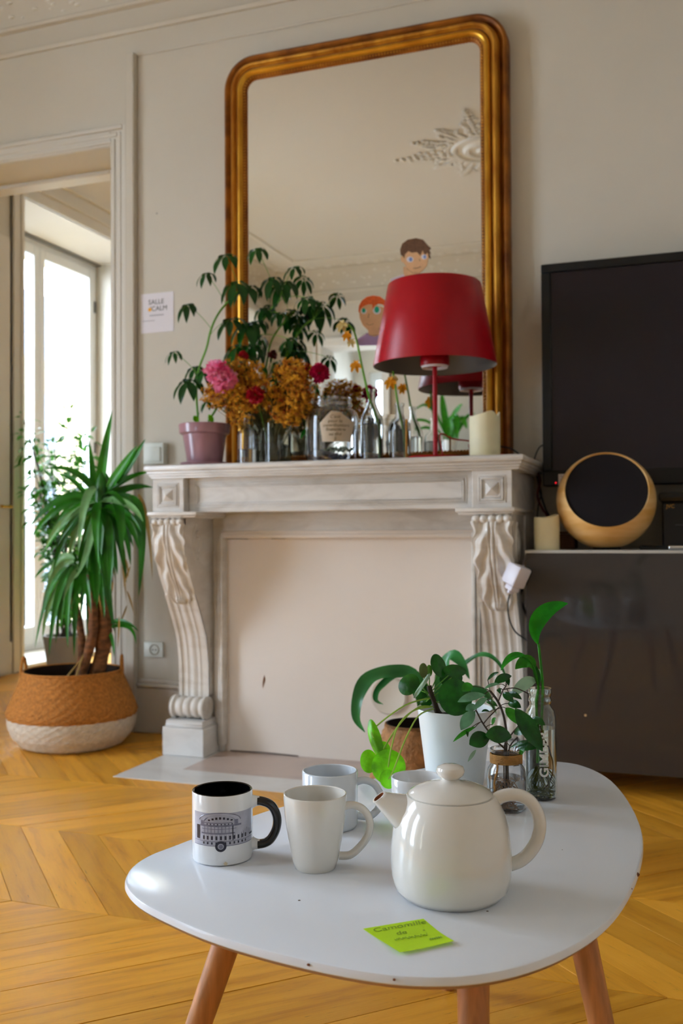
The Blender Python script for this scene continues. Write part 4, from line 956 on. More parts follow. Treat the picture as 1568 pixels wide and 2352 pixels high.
rot = Matrix.Rotation(math.radians(24), 3, 'Y') @ Matrix.Rotation(math.radians(-32), 3, 'Z')
WPL = M('white_plastic', '#e6e4f0', .35)
def ploc(g): return xf(g, p, rot=rot)
ob('housing', ploc(box(-.026, .030, -.03, .03, -.034, .036, .006, 2)), WPL, pl)
ob('face_plate', ploc(box(-.032, -.025, -.026, .026, -.030, .032, .003)), WPL, pl)
ob('plug', ploc(join(box(-.010, .024, -.022, .02, -.052, -.034, .005, 2), box(.0, .014, -.014, .012, -.064, -.05, .004))), WPL, pl)
ob('cord', tube(crv([p+V((.02, .02, .03)), AT(1203, 1285, 3.50), AT(1212, 1250, 3.62), AT(1222, 1235, 3.72)], 6), .003, 6), WPL, pl)
tag(ob('loop_cable', tube(crv([AT(1198, 1350, 3.28), AT(1188, 1352, 3.275), AT(1172, 1362, 3.28), AT(1166, 1390, 3.29), AT(1170, 1425, 3.295), AT(1184, 1452, 3.31), AT(1206, 1468, 3.33), AT(1216, 1480, 3.42)], 6), .0026, 7), CABB, origin=tuple(AT(1204, 1349, 3.41))), 'dark blue-black cable loop hanging below the white plug adaptor', 'cable')
tag(ob('loop_cable', tube(crv([AT(1200, 1352, 3.43), AT(1194, 1375, 3.45), AT(1206, 1405, 3.48), AT(1216, 1440, 3.52)], 6), .004, 7), CAB, origin=tuple(AT(1200, 1352, 3.43))), 'thick black cable going from plug adaptor behind the cabinet', 'cable')
# ================================================================== coffee table
TT = .42
OUT = [(288, 2030), (293, 2003), (315, 1980), (350, 1960), (400, 1941), (581, 1872), (649, 1851), (750, 1819), (850, 1789), (1000, 1759), (1150, 1745), (1285, 1749), (1350, 1762), (1405, 1793), (1450, 1850), (1476, 1920), (1465, 2000), (1420, 2085), (1350, 2150), (1240, 2205), (1100, 2238), (950, 2243), (800, 2225), (640, 2190), (500, 2150), (400, 2110), (320, 2068)]
OP = [ATZ(x, y, TT) for x, y in OUT]; OC = crv([V((p.x, p.y, 0)) for p in OP], 5, True)
tb = thing('coffee_table', 'white pebble-shaped coffee table with four splayed wooden legs', 'table', (-.40, 1.42, 0))
def inset(d):
    n = len(OC); out = []
    for i in range(n):
        t = (OC[(i+1) % n]-OC[i-1]).normalized(); nn = V((t.y, -t.x, 0))
        out.append(OC[i]+nn*d)
    return out
sgn_ = 1
_a = sum(OC[i].x*OC[(i+1) % len(OC)].y-OC[(i+1) % len(OC)].x*OC[i].y for i in range(len(OC)))
if _a > 0: sgn_ = -1
def ringz(d, z): return [V((p.x, p.y, z)) for p in inset(sgn_*d)]
rows = [ringz(.004, TT), ringz(.0012, TT-.001), ringz(0, TT-.004), ringz(0, TT-.009), ringz(.002, TT-.011)]
g = grid([r+[r[0]] for r in rows]); n = len(OC)+1
TOPM = M('white_lacquer', '#e6e9ef', .13, spec=.12, var=.012, vs=3)
ob('table_top', (g[0], g[1]+[tuple(range(n-1))]), TOPM, tb, ang=30)
rows = [ringz(.0016, TT-.0108), ringz(.006, TT-.0155), ringz(.016, TT-.0195), ringz(.03, TT-.020)]
g = grid([r+[r[0]] for r in rows])
ob('edge_band', (g[0], g[1]+[tuple(range(3*n, 4*n-1))]), M('raw_edge', '#a5846a', .6, var=.2, vs=8), tb, ang=30)
CHIP = M('chipped_edge', '#7a4a2c', .8, var=.2, vs=40)
for (x, y, w, h) in ((1456, 2001, .008, .0022), (1447, 2034, .003, .0012), (708, 2207, .0020, .0010), (905, 2241, .0018, .0010)):
    p = ATZ(x, y, TT); ob('edge_chip', ico(p+V((0, 0, -.004)), w, 2, (.9, .9, h/w*1.3)), CHIP, tb)
LEGS = [((-.545, 1.125), (-.665, 1.045)), ((-.238, 1.085), (-.215, .985)), ((-.152, 1.295), (-.062, 1.262)), ((-.36, 1.75), (-.452, 1.835))]
for (ax, ay), (fx, fy) in LEGS:
    a_, b_ = V((ax, ay, TT-.021)), V((fx, fy, 0))
    lg = ob('leg', tube([b_, b_.lerp(a_, .03), b_.lerp(a_, .5), b_.lerp(a_, .9), a_], [.0115, .0122, .0155, .0178, .018], 20), LEGW, tb)
    ob('leg_plate', lathe([(0, -.004), (.032, -.004), (.034, 0), (0, 0)], (ax, ay, TT-.020), 20), BLACK, lg)
ob('surface_mark', join(*[xf(lathe([(0, 0), (r, 0), (r*.8, .0003), (0, .0004)], (0, 0, 0), 8), ATZ(x, y, TT)) for x, y, r in ((687, 2068, .0018), (1119, 2093, .0016), (1291, 1952, .0008))]), M('tiny_stain', '#6a5a48', .7), tb)

# ---- ceramics
def toCam(c): d = CAMP-V(c); return math.atan2(d.y, d.x)
def handle(c, rz, pts, r, flat=1.0, n=12):       # handle in the vertical plane through direction rz
    d = V((cos(rz), sin(rz), 0)); P = crv([V(c)+d*x+V((0, 0, z)) for x, z in pts], 6)
    return tube(P, r, n, flat=flat, up=V((-sin(rz), cos(rz), 0)))
HR = YAW                                          # handles point to the right as seen in the photo
mc = ATZ(511, 1968, TT)
m1 = thing('opera_mug', 'white mug with black interior and black handle printed with opera house picture', 'mug', mc)
r_, h_ = .0418, .0945
ob('body', lathe([(0, 0), (r_-.004, 0), (r_-.001, .0015), (r_, .004), (r_, h_-.0025), (r_-.0006, h_-.0008)], mc, 56), CERW, m1)
ob('lining', lathe([(r_-.0006, h_-.0008), (r_-.0018, h_), (r_-.0034, h_-.001), (r_-.0036, .006), (r_-.008, .004), (0, .004)], mc, 56), BLACKC, m1)
hp = [(r_-.002, .076), (r_+.012, .0765), (r_+.026, .070), (r_+.0335, .055), (r_+.0325, .038), (r_+.024, .023), (r_+.012, .0175), (r_-.002, .0180)]
hr = HR+.02
P = crv([V(mc)+V((cos(hr), sin(hr), 0))*x+V((0, 0, z)) for x, z in hp], 6)
ob('handle', tube(P[4:-4], .0062, 14, flat=1.25, up=V((-sin(hr), cos(hr), 0))), BLACKC, m1)
ob('handle_stub', tube(P[0:6], [.011, .010, .0085, .0075, .0068, .0065], 14), CERW, m1); ob('handle_stub', tube(P[-6:], [.0065, .0068, .0075, .0085, .010, .011], 14), CERW, m1)
# printed picture wrapped round the mug; u, v in crop pixels of the photograph enlargement
fa = toCam(mc)
def wrap(u, v, e):          # u in [-1,1] -> angle, v height in metres
    th = fa + u*1.16 + .06; return V((mc.x+(r_+e)*cos(th), mc.y+(r_+e)*sin(th), mc.z+v))
def wrect(u0, u1, v0, v1, e, n=None):
    n = n or max(2, int(abs(u1-u0)*14)); return grid([[wrap(u0+(u1-u0)*k/n, v, e) for v in (v0, v1)] for k in range(n+1)])
def warc(cu, cv, ru, rv, a0, a1, e, n=16): return [wrap(cu+ru*cos(a0+(a1-a0)*k/n), cv+rv*sin(a0+(a1-a0)*k/n), e) for k in range(n+1)]
V0, V1 = .0275, .0715
PG = M('print_light', '#b3b3c0', .3, coat=.3, var=.08, vs=90); PM_ = M('print_mid', '#7c7b8c', .3, coat=.3, var=.2, vs=160); PD = M('print_dark', '#252030', .3, coat=.3, var=.3, vs=120); PW = M('print_white', '#d2d2da', .3, coat=.3)
pic = ob('printed_picture', wrect(-1, 1, V0, V1, .0002, 40), PG, m1)
L_, D_, W2 = [], [], []
L_ += [wrect(-.72, .50, .0535, .0560, .0004), wrect(-.68, .30, .0435, .0455, .0004), wrect(-.95, .98, .0335, .0342, .0004), wrect(-.62, .22, .0580, .0592, .0004), wrect(-.98, .98, V0, V0+.0008, .0005), wrect(-.66, .34, .0500, .0508, .0004)]
arc = warc(-.14, .0595, .46, .0095, 0, pi, .0004); L_.append((arc, [tuple(range(len(arc)))]))
D_ += [wrect(-.86, -.74, .0360, .0545, .0006), wrect(.82, 1.0, .0365, .0392, .0006), wrect(.22, .25, .0350, .0545, .0007)]
for k in range(11):
    u = -.62+k*.125; D_.append(wrect(u, u+.05, .0362, .0412, .0006, 2)); D_.append(wrect(u, u+.045, .0300, .0330, .0006, 2))
    if k < 8: D_.append(wrect(-.50+k*.1, -.47+k*.1, .0560, .0578, .0006, 2)); W2.append(wrect(u+.07, u+.095, .0352, .0430, .0006, 2))
for k in range(7): D_.append(wrect(-.46+k*.105, -.40+k*.105, .0605+.003*sin(pi*(k+.5)/7), .0622+.0045*sin(pi*(k+.5)/7), .0006, 2))
for k in range(9): L_.append(wrect(-.58+k*.1, -.56+k*.1, .0455, .0535, .0004, 2))
for k in range(6): L_.append(wrect(.50+k*.07, .52+k*.07, .0350+.001*k, .0480-.0015*abs(k-3), .0004, 2))
L_.append(wrect(-.70, -.58, .0562, .0612, .0004)); L_.append(wrect(.28, .40, .0562, .0622, .0004))
ob('facade_tone', join(*L_), PM_, pic); ob('window_print', join(*D_), PD, pic); ob('column_print', join(*W2), PW, pic)
ar2 = warc(-.14, .0605, .62, .0115, .1, pi-.1, .0004, 24); ob('arch_print', tube(ar2, .0006, 4), PM_, pic)
dk = [wrap(-.1+.155*cos(2*pi*k/24), .0275+.0072*sin(2*pi*k/24), .0008) for k in range(24)]; ob('wheel_print', (dk, [tuple(range(24))]), PD, pic)
dk = [wrap(-.1+.085*cos(2*pi*k/20), .0275+.0040*sin(2*pi*k/20), .0011) for k in range(20)]; ob('wheel_hub', (dk, [tuple(range(20))]), PG, pic)
dk = [wrap(-.1+.060*cos(2*pi*k/20), .0275+.0028*sin(2*pi*k/20), .0013) for k in range(20)]; ob('wheel_hub', (dk, [tuple(range(20))]), PM_, pic)
ob('tea_stain', (lambda P: (P, [tuple(range(len(P)))]))([wrap(.03+.055*cos(2*pi*k/14)*(1+.25*sin(k*2.2)), .0042+.0024*sin(2*pi*k/14)*(1+.2*cos(k*1.7)), .0002) for k in range(14)]), M('tea_stain', '#dccdb0', .3), m1)
# cream tapered mug
mc2 = ATZ(724, 1992, TT)
m2 = thing('cream_mug', 'cream tapered mug with a large loop handle in front of white mug', 'mug', mc2)
pf = [(0, .002), (.024, .002), (.026, 0), (.0275, .001), (.031, .012), (.0365, .040), (.0405, .068), (.0425, .094), (.0422, .0985), (.041, .0992), (.0396, .098), (.039, .085), (.0345, .040), (.028, .010), (.02, .006), (0, .006)]
ob('body', lathe(pf, mc2, 56), CERC, m2)
ob('handle', handle(mc2, HR-.05, [(.037, .081), (.048, .0835), (.061, .080), (.0705, .070), (.0735, .056), (.069, .040), (.058, .026), (.046, .017), (.032, .016)], .0052, 1.35), CERC, m2)
# white mug behind
mc3 = ATZ(758, 1897, TT)
m3 = thing('white_mug', 'plain bluish-white straight mug standing behind the cream mug', 'mug', mc3)
r3 = .0425; pf = [(0, .002), (.036, .002), (.038, 0), (.0405, .0015), (r3, .006), (r3, .083), (r3-.0008, .0845), (r3-.002, .085), (r3-.0034, .0838), (r3-.0036, .008), (r3-.009, .005), (0, .005)]
ob('body', lathe(pf, mc3, 56), M('cool_ceramic', '#dce2e8', .12, coat=.6), m3)
ob('handle', handle(mc3, HR+.03, [(.040, .066), (.052, .069), (.066, .064), (.0755, .052), (.078, .040), (.074, .026), (.064, .016), (.052, .014), (.040, .016)], .0056, 1.3), bpy.data.materials['cool_ceramic'], m3)
th0 = toCam(mc3)
for dz in (.030, .055):
    ob('red_print', grid([[V((mc3.x+(r3+.0003)*cos(th0+a), mc3.y+(r3+.0003)*sin(th0+a), mc3.z+z)) for z in (dz, dz+.006)] for a in (.46, .50, .54)]), M('print_red', '#8e1626', .4) if dz < .04 else bpy.data.materials['print_red'], m3)
# small cup behind the teapot
mc4 = ATZ(958, 1868, TT)
cup = thing('white_cup', 'small plain white cup mostly hidden behind the teapot', 'cup', mc4)
pf = [(0, .002), (.026, .002), (.029, 0), (.035, .010), (.0405, .030), (.0415, .0575), (.0405, .0588), (.0392, .0575), (.038, .030), (.031, .010), (0, .006)]
ob('body', lathe(pf, mc4, 48), CERW, cup)
# teapot
tc_ = ATZ(1036, 2053, TT); tp = thing('teapot', 'large off-white ceramic teapot with knobbed lid, short spout and round handle', 'teapot', tc_)
pf = [(0, .003), (.050, .003), (.054, 0), (.062, .0015), (.0702, .011), (.0738, .026), (.0750, .044), (.0740, .062), (.0712, .084), (.0662, .102), (.0600, .1138), (.0560, .1200), (.0540, .1225), (.0515, .1222), (.051, .118), (.056, .106), (.064, .07), (.066, .04), (.060, .012), (0, .008)]
ob('body', lathe(pf, tc_, 72), CERT, tp)
lid = ob('lid', lathe([(.0490, .1200), (.0516, .1222), (.0522, .1240), (.0505, .1262), (.0430, .1305), (.033, .1345), (.022, .1376), (.0130, .1395), (.0100, .1420), (.0102, .1435)], tc_, 64), CERT, tp)
ob('knob', lathe([(.0100, .1420), (.0128, .1440), (.0165, .1475), (.0178, .1520), (.0162, .1565), (.0105, .1592), (0, .1600)], tc_, 40), CERT, lid)
sd = V((-cos(HR), -sin(HR), 0)); sl = V((-sin(HR), cos(HR), 0))
secs = [((.045, .066), (.040, .1205), .032), ((.064, .076), (.050, .1212), .0275), ((.075, .0885), (.060, .1222), .022), ((.085, .1010), (.070, .1235), .017), ((.0925, .1100), (.0785, .1248), .0130), ((.0965, .1145), (.0815, .1258), .0115)]
rows = []; n = 28
def sring(b, t, hw, sh=1.0):
    cb_, ct_ = tc_+sd*b[0]+V((0, 0, b[1])), tc_+sd*t[0]+V((0, 0, t[1])); c_ = cb_.lerp(ct_, .5); mj = (ct_-cb_)*.5*sh
    def q(v): return math.copysign(abs(v)**.8, v)
    return [c_+mj*q(cos(2*pi*k/n))+sl*(hw*sh*q(sin(2*pi*k/n))) for k in range(n+1)]
for b, t, hw in secs: rows.append(sring(b, t, hw))
rows.append(sring(*secs[-1], .78)); rows.append([p-sd*.007-V((0, 0, .009)) for p in sring(*secs[-1], .70)])
ob('spout', grid(rows[:-1]), CERT, tp, ang=60)
ob('spout_hole', (lambda R: ([p for p in R[:-1]], [tuple(range(len(R)-1))]))(rows[-1]), M('tea_brown', '#5a220c', .5), tp)
ob('spout_throat', grid(rows[-2:]), M('tea_tinted', '#9a5a34', .4), tp)
hp = [(.050, .1120), (.064, .1200), (.080, .1220), (.0960, .1160), (.1065, .1020), (.1105, .0850), (.1075, .0670), (.0980, .0510), (.0850, .0400), (.066, .0335)]
ob('handle', handle(tc_, HR, hp, .0080, 1.15, 16), CERT, tp)
# sticky note
nq = [ATZ(x, y, TT+.0006) for x, y in ((833, 2133), (972, 2110), (1043, 2168), (918, 2195))]
def npt(u, v, e=0):          # u along the written line, v towards the reader
    p = nq[0]*(1-u)*(1-v)+nq[1]*u*(1-v)+nq[2]*u*v+nq[3]*(1-u)*v
    lift = .007*max(0, v-.25)**1.6*(1-.45*u) + .0012*sin(u*3+v*4)*v
    return p+V((0, 0, lift+e))
NOTEM = M('neon_paper', '#cdf414', .7, transl=.25)
nt_ = thing('sticky_note', 'neon yellow-green sticky note with faint handwriting lying on the table', 'note', nq[0])
ob('paper', grid([[npt(u/8, v/8) for u in range(9)] for v in range(9)]), NOTEM, nt_)
INKG = M('green_ink', '#7f9e12', .8); gs = []
for s, u0, v0, sz in (('Camomille', .52, .13, .215), ('de', .42, .36, .2), ):
    gt = text2d(s, sz, .3); gs.append(([npt(u0+v.x*.95, v0-v.y*.9, .0004) for v in gt[0]], gt[1]))
for u0, u1, v0 in ((.20, .78, .56), (.70, .92, .74)):
    gs.append(tube([npt(u0+(u1-u0)*k/40, v0+.028*sin(k*1.7)+.018*sin(k*.9), .0006) for k in range(41)], .0003, 4))
gs.append(xf(lathe([(0, 0), (.0013, 0), (0, .0002)], (0, 0, 0), 8), npt(.80, .40, .0006)))
ob('handwriting', join(*gs), INKG, nt_, smooth=False)
# ================================================================== plants on the table
def vsize(px, p): return px*(V(p)-CAMP).dot(CF)/FPX
# white pot with pilea
pp = ATZ(1045, 1800, TT); pi_ = thing('potted_pilea', 'pilea with round leaves in a white plastic pot on the coffee table', 'potted plant', pp)
ob('pot', lathe([(0, 0), (.047, 0), (.050, .003), (.0655, .130), (.0672, .1335), (.0665, .135), (.0645, .1335), (.063, .115), (0, .112)], pp, 56), POTW, pi_)
ob('soil', lathe([(0, .118), (.04, .120), (.0625, .114)], pp, 30), SOIL, pi_)
YP = pp.y
tr = crv([pp+V((-.004, -.008, .112)), AT(1008, 1640, YP-.03), AT(997, 1612, YP-.035), AT(988, 1588, YP-.035), AT(985, 1575, YP-.035)], 5)
ob('trunk', tube(tr, [.0075-.0003*i if i < 12 else .0045 for i in range(len(tr))], 10), BROWNS, pi_)
cam = lambda p: (CAMP-V(p)).normalized()
def pleaf(px, py, rx, ry, dY, tilt, ax, m, node, cup=.10, seed=0):
    cup *= 2.2
    c = AT(px, py, YP+dY); v = cam(c); nn = (v+CR*tilt[0]-CD*tilt[1]).normalized()
    axd = CR*cos(ax)-CD*sin(ax)
    k = max(.35, nn.dot(v))
    o = ob('leaf', discgeo(c, nn, vsize(rx, c), vsize(ry, c), axd, cup, 26, .035, seed), m, pi_)
    if node:
        q = [AT(x, y, YP+d) for x, y, d in node] + [c-nn*.001]
        ob('petiole', tube(crv(q, 6), .0011 if m is not LIME else .0014, 6), PETI if m is LIME else STEM, o)
pleaf(937, 1571, 27, 24, -.06, (-.4, .3), .7, GREEN, [(987, 1595, -.035), (960, 1575, -.05)], seed=1)
pleaf(1008, 1527, 19, 29, -.03, (.5, .5), .2, GREEN, [(988, 1588, -.035), (1000, 1560, -.03)], seed=2)
pleaf(1047, 1537, 30, 17, -.02, (.6, .8), .35, GREEN, [(988, 1590, -.035), (1020, 1560, -.03)], seed=3)
pleaf(1046, 1602, 39, 43, -.07, (.15, -.1), .3, GREEN, [(992, 1600, -.035), (1015, 1590, -.04)], .06, 4)
pleaf(972, 1539, 10, 18, -.04, (0, .4), 0, M('bronze_leaf', '#4a5a1c', .4, var=.3, vs=30), [(986, 1580, -.035), (975, 1560, -.035)], seed=5)
pleaf(966, 1586, 21, 19, -.03, (-.2, .3), .5, GREEN, [(987, 1595, -.035)], seed=6)
pleaf(968, 1575, 34, 6, -.09, (-.5, .2), .98, PALEL, [(985, 1600, -.04), (978, 1590, -.06)], .02, 7)
pleaf(1037, 1556, 28, 20, .01, (.3, .5), .3, GREEN, [(990, 1595, -.035)], seed=8)
pleaf(1059, 1629, 27, 18, -.05, (.3, -.3), .2, GREEN, [(995, 1610, -.035)], seed=9)
pleaf(986, 1540, 7, 14, -.035, (.2, .3), 0, STEM, [(986, 1578, -.035)], seed=10)
pleaf(978, 1612, 16, 12, .0, (-.3, -.2), .4, GREEN, [(990, 1600, -.035)], seed=11)
pleaf(891, 1762, 40, 40, -.14, (-.2, -.1), .5, LIME, [(993, 1623, -.04), (950, 1632, -.08), (915, 1665, -.12), (898, 1720, -.14)], .05, 12)
pleaf(857, 1695, 46, 15, -.13, (-.5, .1), -1.12, LIME, [(990, 1603, -.035), (930, 1620, -.08), (860, 1672, -.12)], .1, 13)
pleaf(846, 1748, 20, 27, -.12, (-.2, .2), .1, LIME, None, .06, 14)
pleaf(880, 1720, 16, 18, -.115, (0, .3), 0, LIME, [(993, 1623, -.04), (960, 1625, -.06), (920, 1660, -.10)], .05, 15)
pleaf(892, 1790, 20, 22, -.17, (.2, -.1), .4, LIME, [(995, 1628, -.04), (960, 1645, -.10), (930, 1700, -.15), (905, 1765, -.165)], .06, 16)
tag_ = leafgeo(bez([AT(1093, 1722, 1.60), AT(1085, 1732, 1.595), AT(1074, 1750, 1.595)], 6), .006, (0, -1, 0), ell)
ob('withered_leaf', tag_, PALEL, pi_)
# jar bound with twine, ficus cutting
jq = ATZ(1163, 1860, TT); tj = thing('twine_jar', 'small glass jar wrapped with twine holding a leafy cutting in water', 'jar', jq)
pf = [(0, 0), (.026, 0), (.0305, .004), (.031, .012), (.031, .058), (.029, .068), (.0245, .0745), (.0235, .078), (.0235, .092), (.0255, .095), (.0255, .0985)]
ob('glass', bottle_geo(jq, pf, .0022, 40), GLASS, tj); ob('water', lathe(sub(pf, .0022, .052), jq, 36), WATER, tj)
TW = M('jute_twine', '#a5763c', .9, var=.3, vs=60, bump=.4, bs=200)
coil = [jq+V((.0250*cos(t*.2), .0250*sin(t*.2), .0762+.0150*t/225)) for t in range(226)]
ob('twine_wrap', tube(coil, .0013, 6), TW, tj)
fc = toCam(jq); tv_ = jq+V((.026*cos(fc-.55), .026*sin(fc-.55), 0))
ob('twine_tail', tube(crv([tv_+V((0, 0, .080)), tv_+V((.0, -.004, .068)), tv_+V((-.004, -.007, .050)), tv_+V((-.003, -.006, .030))], 5), .0018, 6), TW, tj)
random.seed(9)
ob('root_tangle', join(*[tube(crv([jq+V((random.uniform(-.012, .012), random.uniform(-.012, .012), .05)), jq+V((random.uniform(-.02, .02), random.uniform(-.02, .02), .022)), jq+V((random.uniform(-.024, .024), random.uniform(-.024, .024), .010)), jq+V((random.uniform(-.024, .024), random.uniform(-.024, .024), .007))], 4), .0006, 4) for _ in range(34)]), M('pale_roots', '#a8733a', .7, var=.3, vs=50), tj, kind='stuff')
JY = jq.y
def zj(x, y, d=0): return AT(880+x/4.126, 1480+y/4.126, JY+d)
for pts, r in (([jq+V((.0, 0, .02)), jq+V((.001, -.004, .092)), zj(1165, 830), zj(1135, 660), zj(1085, 540), zj(1010, 440)], .0021), ([jq+V((-.004, 0, .03)), zj(1150, 960, -.01), zj(1200, 870, -.01), zj(1290, 760, -.01), zj(1330, 690, -.015)], .0013),
               ([zj(1160, 1000, -.005), zj(1060, 900, -.02), zj(950, 760, -.02), zj(880, 630, -.02)], .0014), ([zj(1090, 540), zj(1130, 440), zj(1160, 400)], .0011), ([zj(1130, 430), zj(1250, 415, .01), zj(1380, 470, .02)], .0009), ([zj(950, 750, -.02), zj(1000, 690, -.02), zj(1090, 600, -.01)], .001), ([jq+V((.004, .002, .02)), zj(1185, 1020, 0), zj(1270, 880, -.01)], .0012)):
    JS = globals().setdefault('JSTEM', []); JS += crv(pts, 5)
    ob('stem', tube(crv(pts, 5), r, 6), BROWNS, tj)
JL = [((965, 480), (705, 545), 66, -.03, 1), ((870, 635), (735, 812), 92, -.035, 1), ((985, 510), (860, 620), 48, -.03, 1), ((1010, 885), (815, 950), 125, -.045, 0), ((1215, 880), (968, 860), 130, -.055, 0), ((880, 780), (660, 925), 34, -.03, 2), ((1250, 605), (1508, 1012), 128, -.05, 3),
      ((1105, 375), (955, 425), 26, -.02, 1), ((1215, 300), (1052, 368), 66, -.01, 0), ((1165, 305), (1190, 392), 40, 0, 0), ((1130, 465), (1235, 552), 58, -.01, 0), ((1180, 460), (1312, 522), 44, .0, 0), ((1180, 560), (1305, 600), 66, .0, 0), ((1160, 600), (1292, 765), 78, -.01, 2), ((1240, 850), (1365, 822), 64, -.02, 3), ((1270, 980), (1450, 985), 66, -.03, 3), ((1200, 985), (1392, 915), 28, -.03, 0),
      ((850, 395), (745, 445), 76, .0, 2), ((1030, 765), (1068, 700), 32, .0, 2), ((1400, 705), (1532, 768), 58, .0, 0), ((975, 545), (1082, 588), 40, .0, 0), ((985, 345), (1095, 265), 26, -.01, 0), ((890, 600), (780, 625), 60, -.02, 1), ((1290, 1050), (1345, 1005), 46, .0, 2), ((1085, 420), (1110, 470), 34, -.01, 0), ((800, 815), (800, 880), 22, -.03, 0), ((1010, 640), (930, 640), 20, .01, 0)]
DKG = M('dark_leaf', '#124a10', .24, var=.35, vs=50, bump=.1, bs=160, transl=.1); GREYG = M('grey_green_leaf', '#5f8f6a', .3, var=.3, vs=50, bump=.1, bs=160, transl=.15)
for i, (a, b, w, d, k) in enumerate(JL):
    A, B = zj(*a, d), zj(*b, d-.012); mid = A.lerp(B, .5)+V((0, -.006, .006))
    ob('leaf', leafgeo(bez([A, mid, B], 9), w/4.126*1.58/FPX*1.25, cam(mid)+V((.2*sin(i), 0, .25)), ell, .14), (DKG if k in (0, 3) else GREYG if k == 1 else GREENB), tj)
    q = min(JSTEM, key=lambda p: (p-A).length)
    if .002 < (q-A).length < .06: ob('petiole', tube(bez([q, q.lerp(A, .5)+V((0, 0, .003)), A+(B-A)*.06], 5), .0007, 5), BROWNS, tj)
# tall bottle with pothos cuttings
bq = ATZ(1242, 1833, TT); bt = thing('lettered_bottle', 'tall clear glass bottle with white vertical lettering holding pothos cuttings', 'bottle', bq)
BR = .0268
pf = [(0, 0), (.021, 0), (.0255, .003), (BR, .010), (BR, .128), (.0262, .138), (.0235, .147), (.0190, .153), (.0178, .157), (.0178, .160), (.0196, .163), (.0196, .166), (.0180, .169), (.0180, .172), (.0200, .176), (.0200, .182), (.0188, .1845)]
ob('glass', bottle_geo(bq, pf, .0022, 44), GLASSG, bt); ob('water', lathe(sub(pf, .0022, .118), bq, 40), WATER, bt)
fb = toCam(bq)+.24
def onb(x, z, e=.0004): th = fb+x/BR; return V((bq.x+(BR+e)*cos(th), bq.y+(BR+e)*sin(th), bq.z+z))
gt = text2d('GIMBER', .0205, 0, bold=.0006)
ob('lettering', ([onb(-v.y, .079+v.x*1.08) for v in gt[0]], gt[1]), M('white_print', '#e8e6dc', .6), bt, smooth=False)
BY = bq.y
random.seed(13)
ob('root_tangle', join(*[tube(crv([bq+V((random.uniform(-.006, .010), random.uniform(-.008, .008), .055)), bq+V((random.uniform(-.016, .018), random.uniform(-.016, .016), .024)), bq+V((random.uniform(-.022, .022), random.uniform(-.022, .022), .011)), bq+V((random.uniform(-.022, .022), random.uniform(-.022, .022), .006))], 4), .0007, 4) for _ in range(36)]), M('green_roots', '#7d7a2a', .6, var=.3, vs=50), bt, kind='stuff')
for pts, r, m in (([bq+V((.002, 0, .05)), bq+V((-.004, 0, .10)), bq+V((-.006, 0, .155)), AT(1236, 1580, BY), AT(1226, 1535, BY-.01), AT(1210, 1512, BY-.01)], .0022, GREENB),
                  ([bq+V((.006, 0, .04)), bq+V((.002, 0, .10)), bq+V((.004, 0, .16)), AT(1246, 1575, BY), AT(1241, 1520, BY), AT(1236, 1478, BY)], .0023, GREENB),
                  ([bq+V((-.004, 0, .06)), bq+V((-.004, .004, .12)), bq+V((-.008, .004, .16)), AT(1236, 1572, BY+.005), AT(1215, 1564, BY), AT(1195, 1572, BY)], .0016, STEM),
                  ([bq+V((.004, 0, .10)), bq+V((.012, -.004, .085)), bq+V((.019, -.006, .055)), bq+V((.012, -.004, .03)), bq+V((.002, -.004, .015))], .0012, BROWNS),
                  ([bq+V((0, -.004, .122)), bq+V((.004, -.006, .098)), bq+V((.003, -.004, .06)), bq+V((.0, 0, .03))], .0016, BROWNS)):
    ob('stem', tube(crv(pts, 6), r, 7), m, bt)
def pl(path, w, up, m, cup=.18, prof=pointed): ob('leaf', leafgeo(path, w, up, prof, cup), m, bt)
VIV = M('vivid_leaf', '#138a0c', .28, var=.25, vs=45, bump=.1, bs=160, transl=.3)
pl(bez([AT(1235, 1480, BY), AT(1212, 1430, BY-.02), AT(1250, 1392, BY-.01), AT(1303, 1386, BY)], 16), vsize(38, bq), cam(bq)+CR*.2, VIV, .2, ell)
pl(bez([AT(1222, 1530, BY-.01), AT(1205, 1502, BY-.02), AT(1175, 1500, BY-.03), AT(1150, 1540, BY-.04)], 14), vsize(36, bq), V((-.2, -.4, 1)), VIV, .3, ell)
pl(bez([AT(1226, 1540, BY-.01), AT(1222, 1510, BY-.015), AT(1200, 1515, BY-.02), AT(1183, 1537, BY-.02)], 10), vsize(30, bq), cam(bq), GREENB, .2, ell)
pl(bez([AT(1236, 1578, BY-.002), AT(1236, 1550, BY-.006), AT(1222, 1520, BY-.01)], 10), vsize(16, bq), cam(bq), GREEN, .3, ell)
pl(bez([AT(1232, 1566, BY), AT(1210, 1555, BY-.01), AT(1170, 1605, BY-.02)], 10), vsize(28, bq), cam(bq), PALEL, .2, ell)
pl(bez([AT(1234, 1560, BY+.01), AT(1240, 1545, BY+.01), AT(1232, 1535, BY+.01)], 6), vsize(14, bq), cam(bq), PALEL, .2, ell)
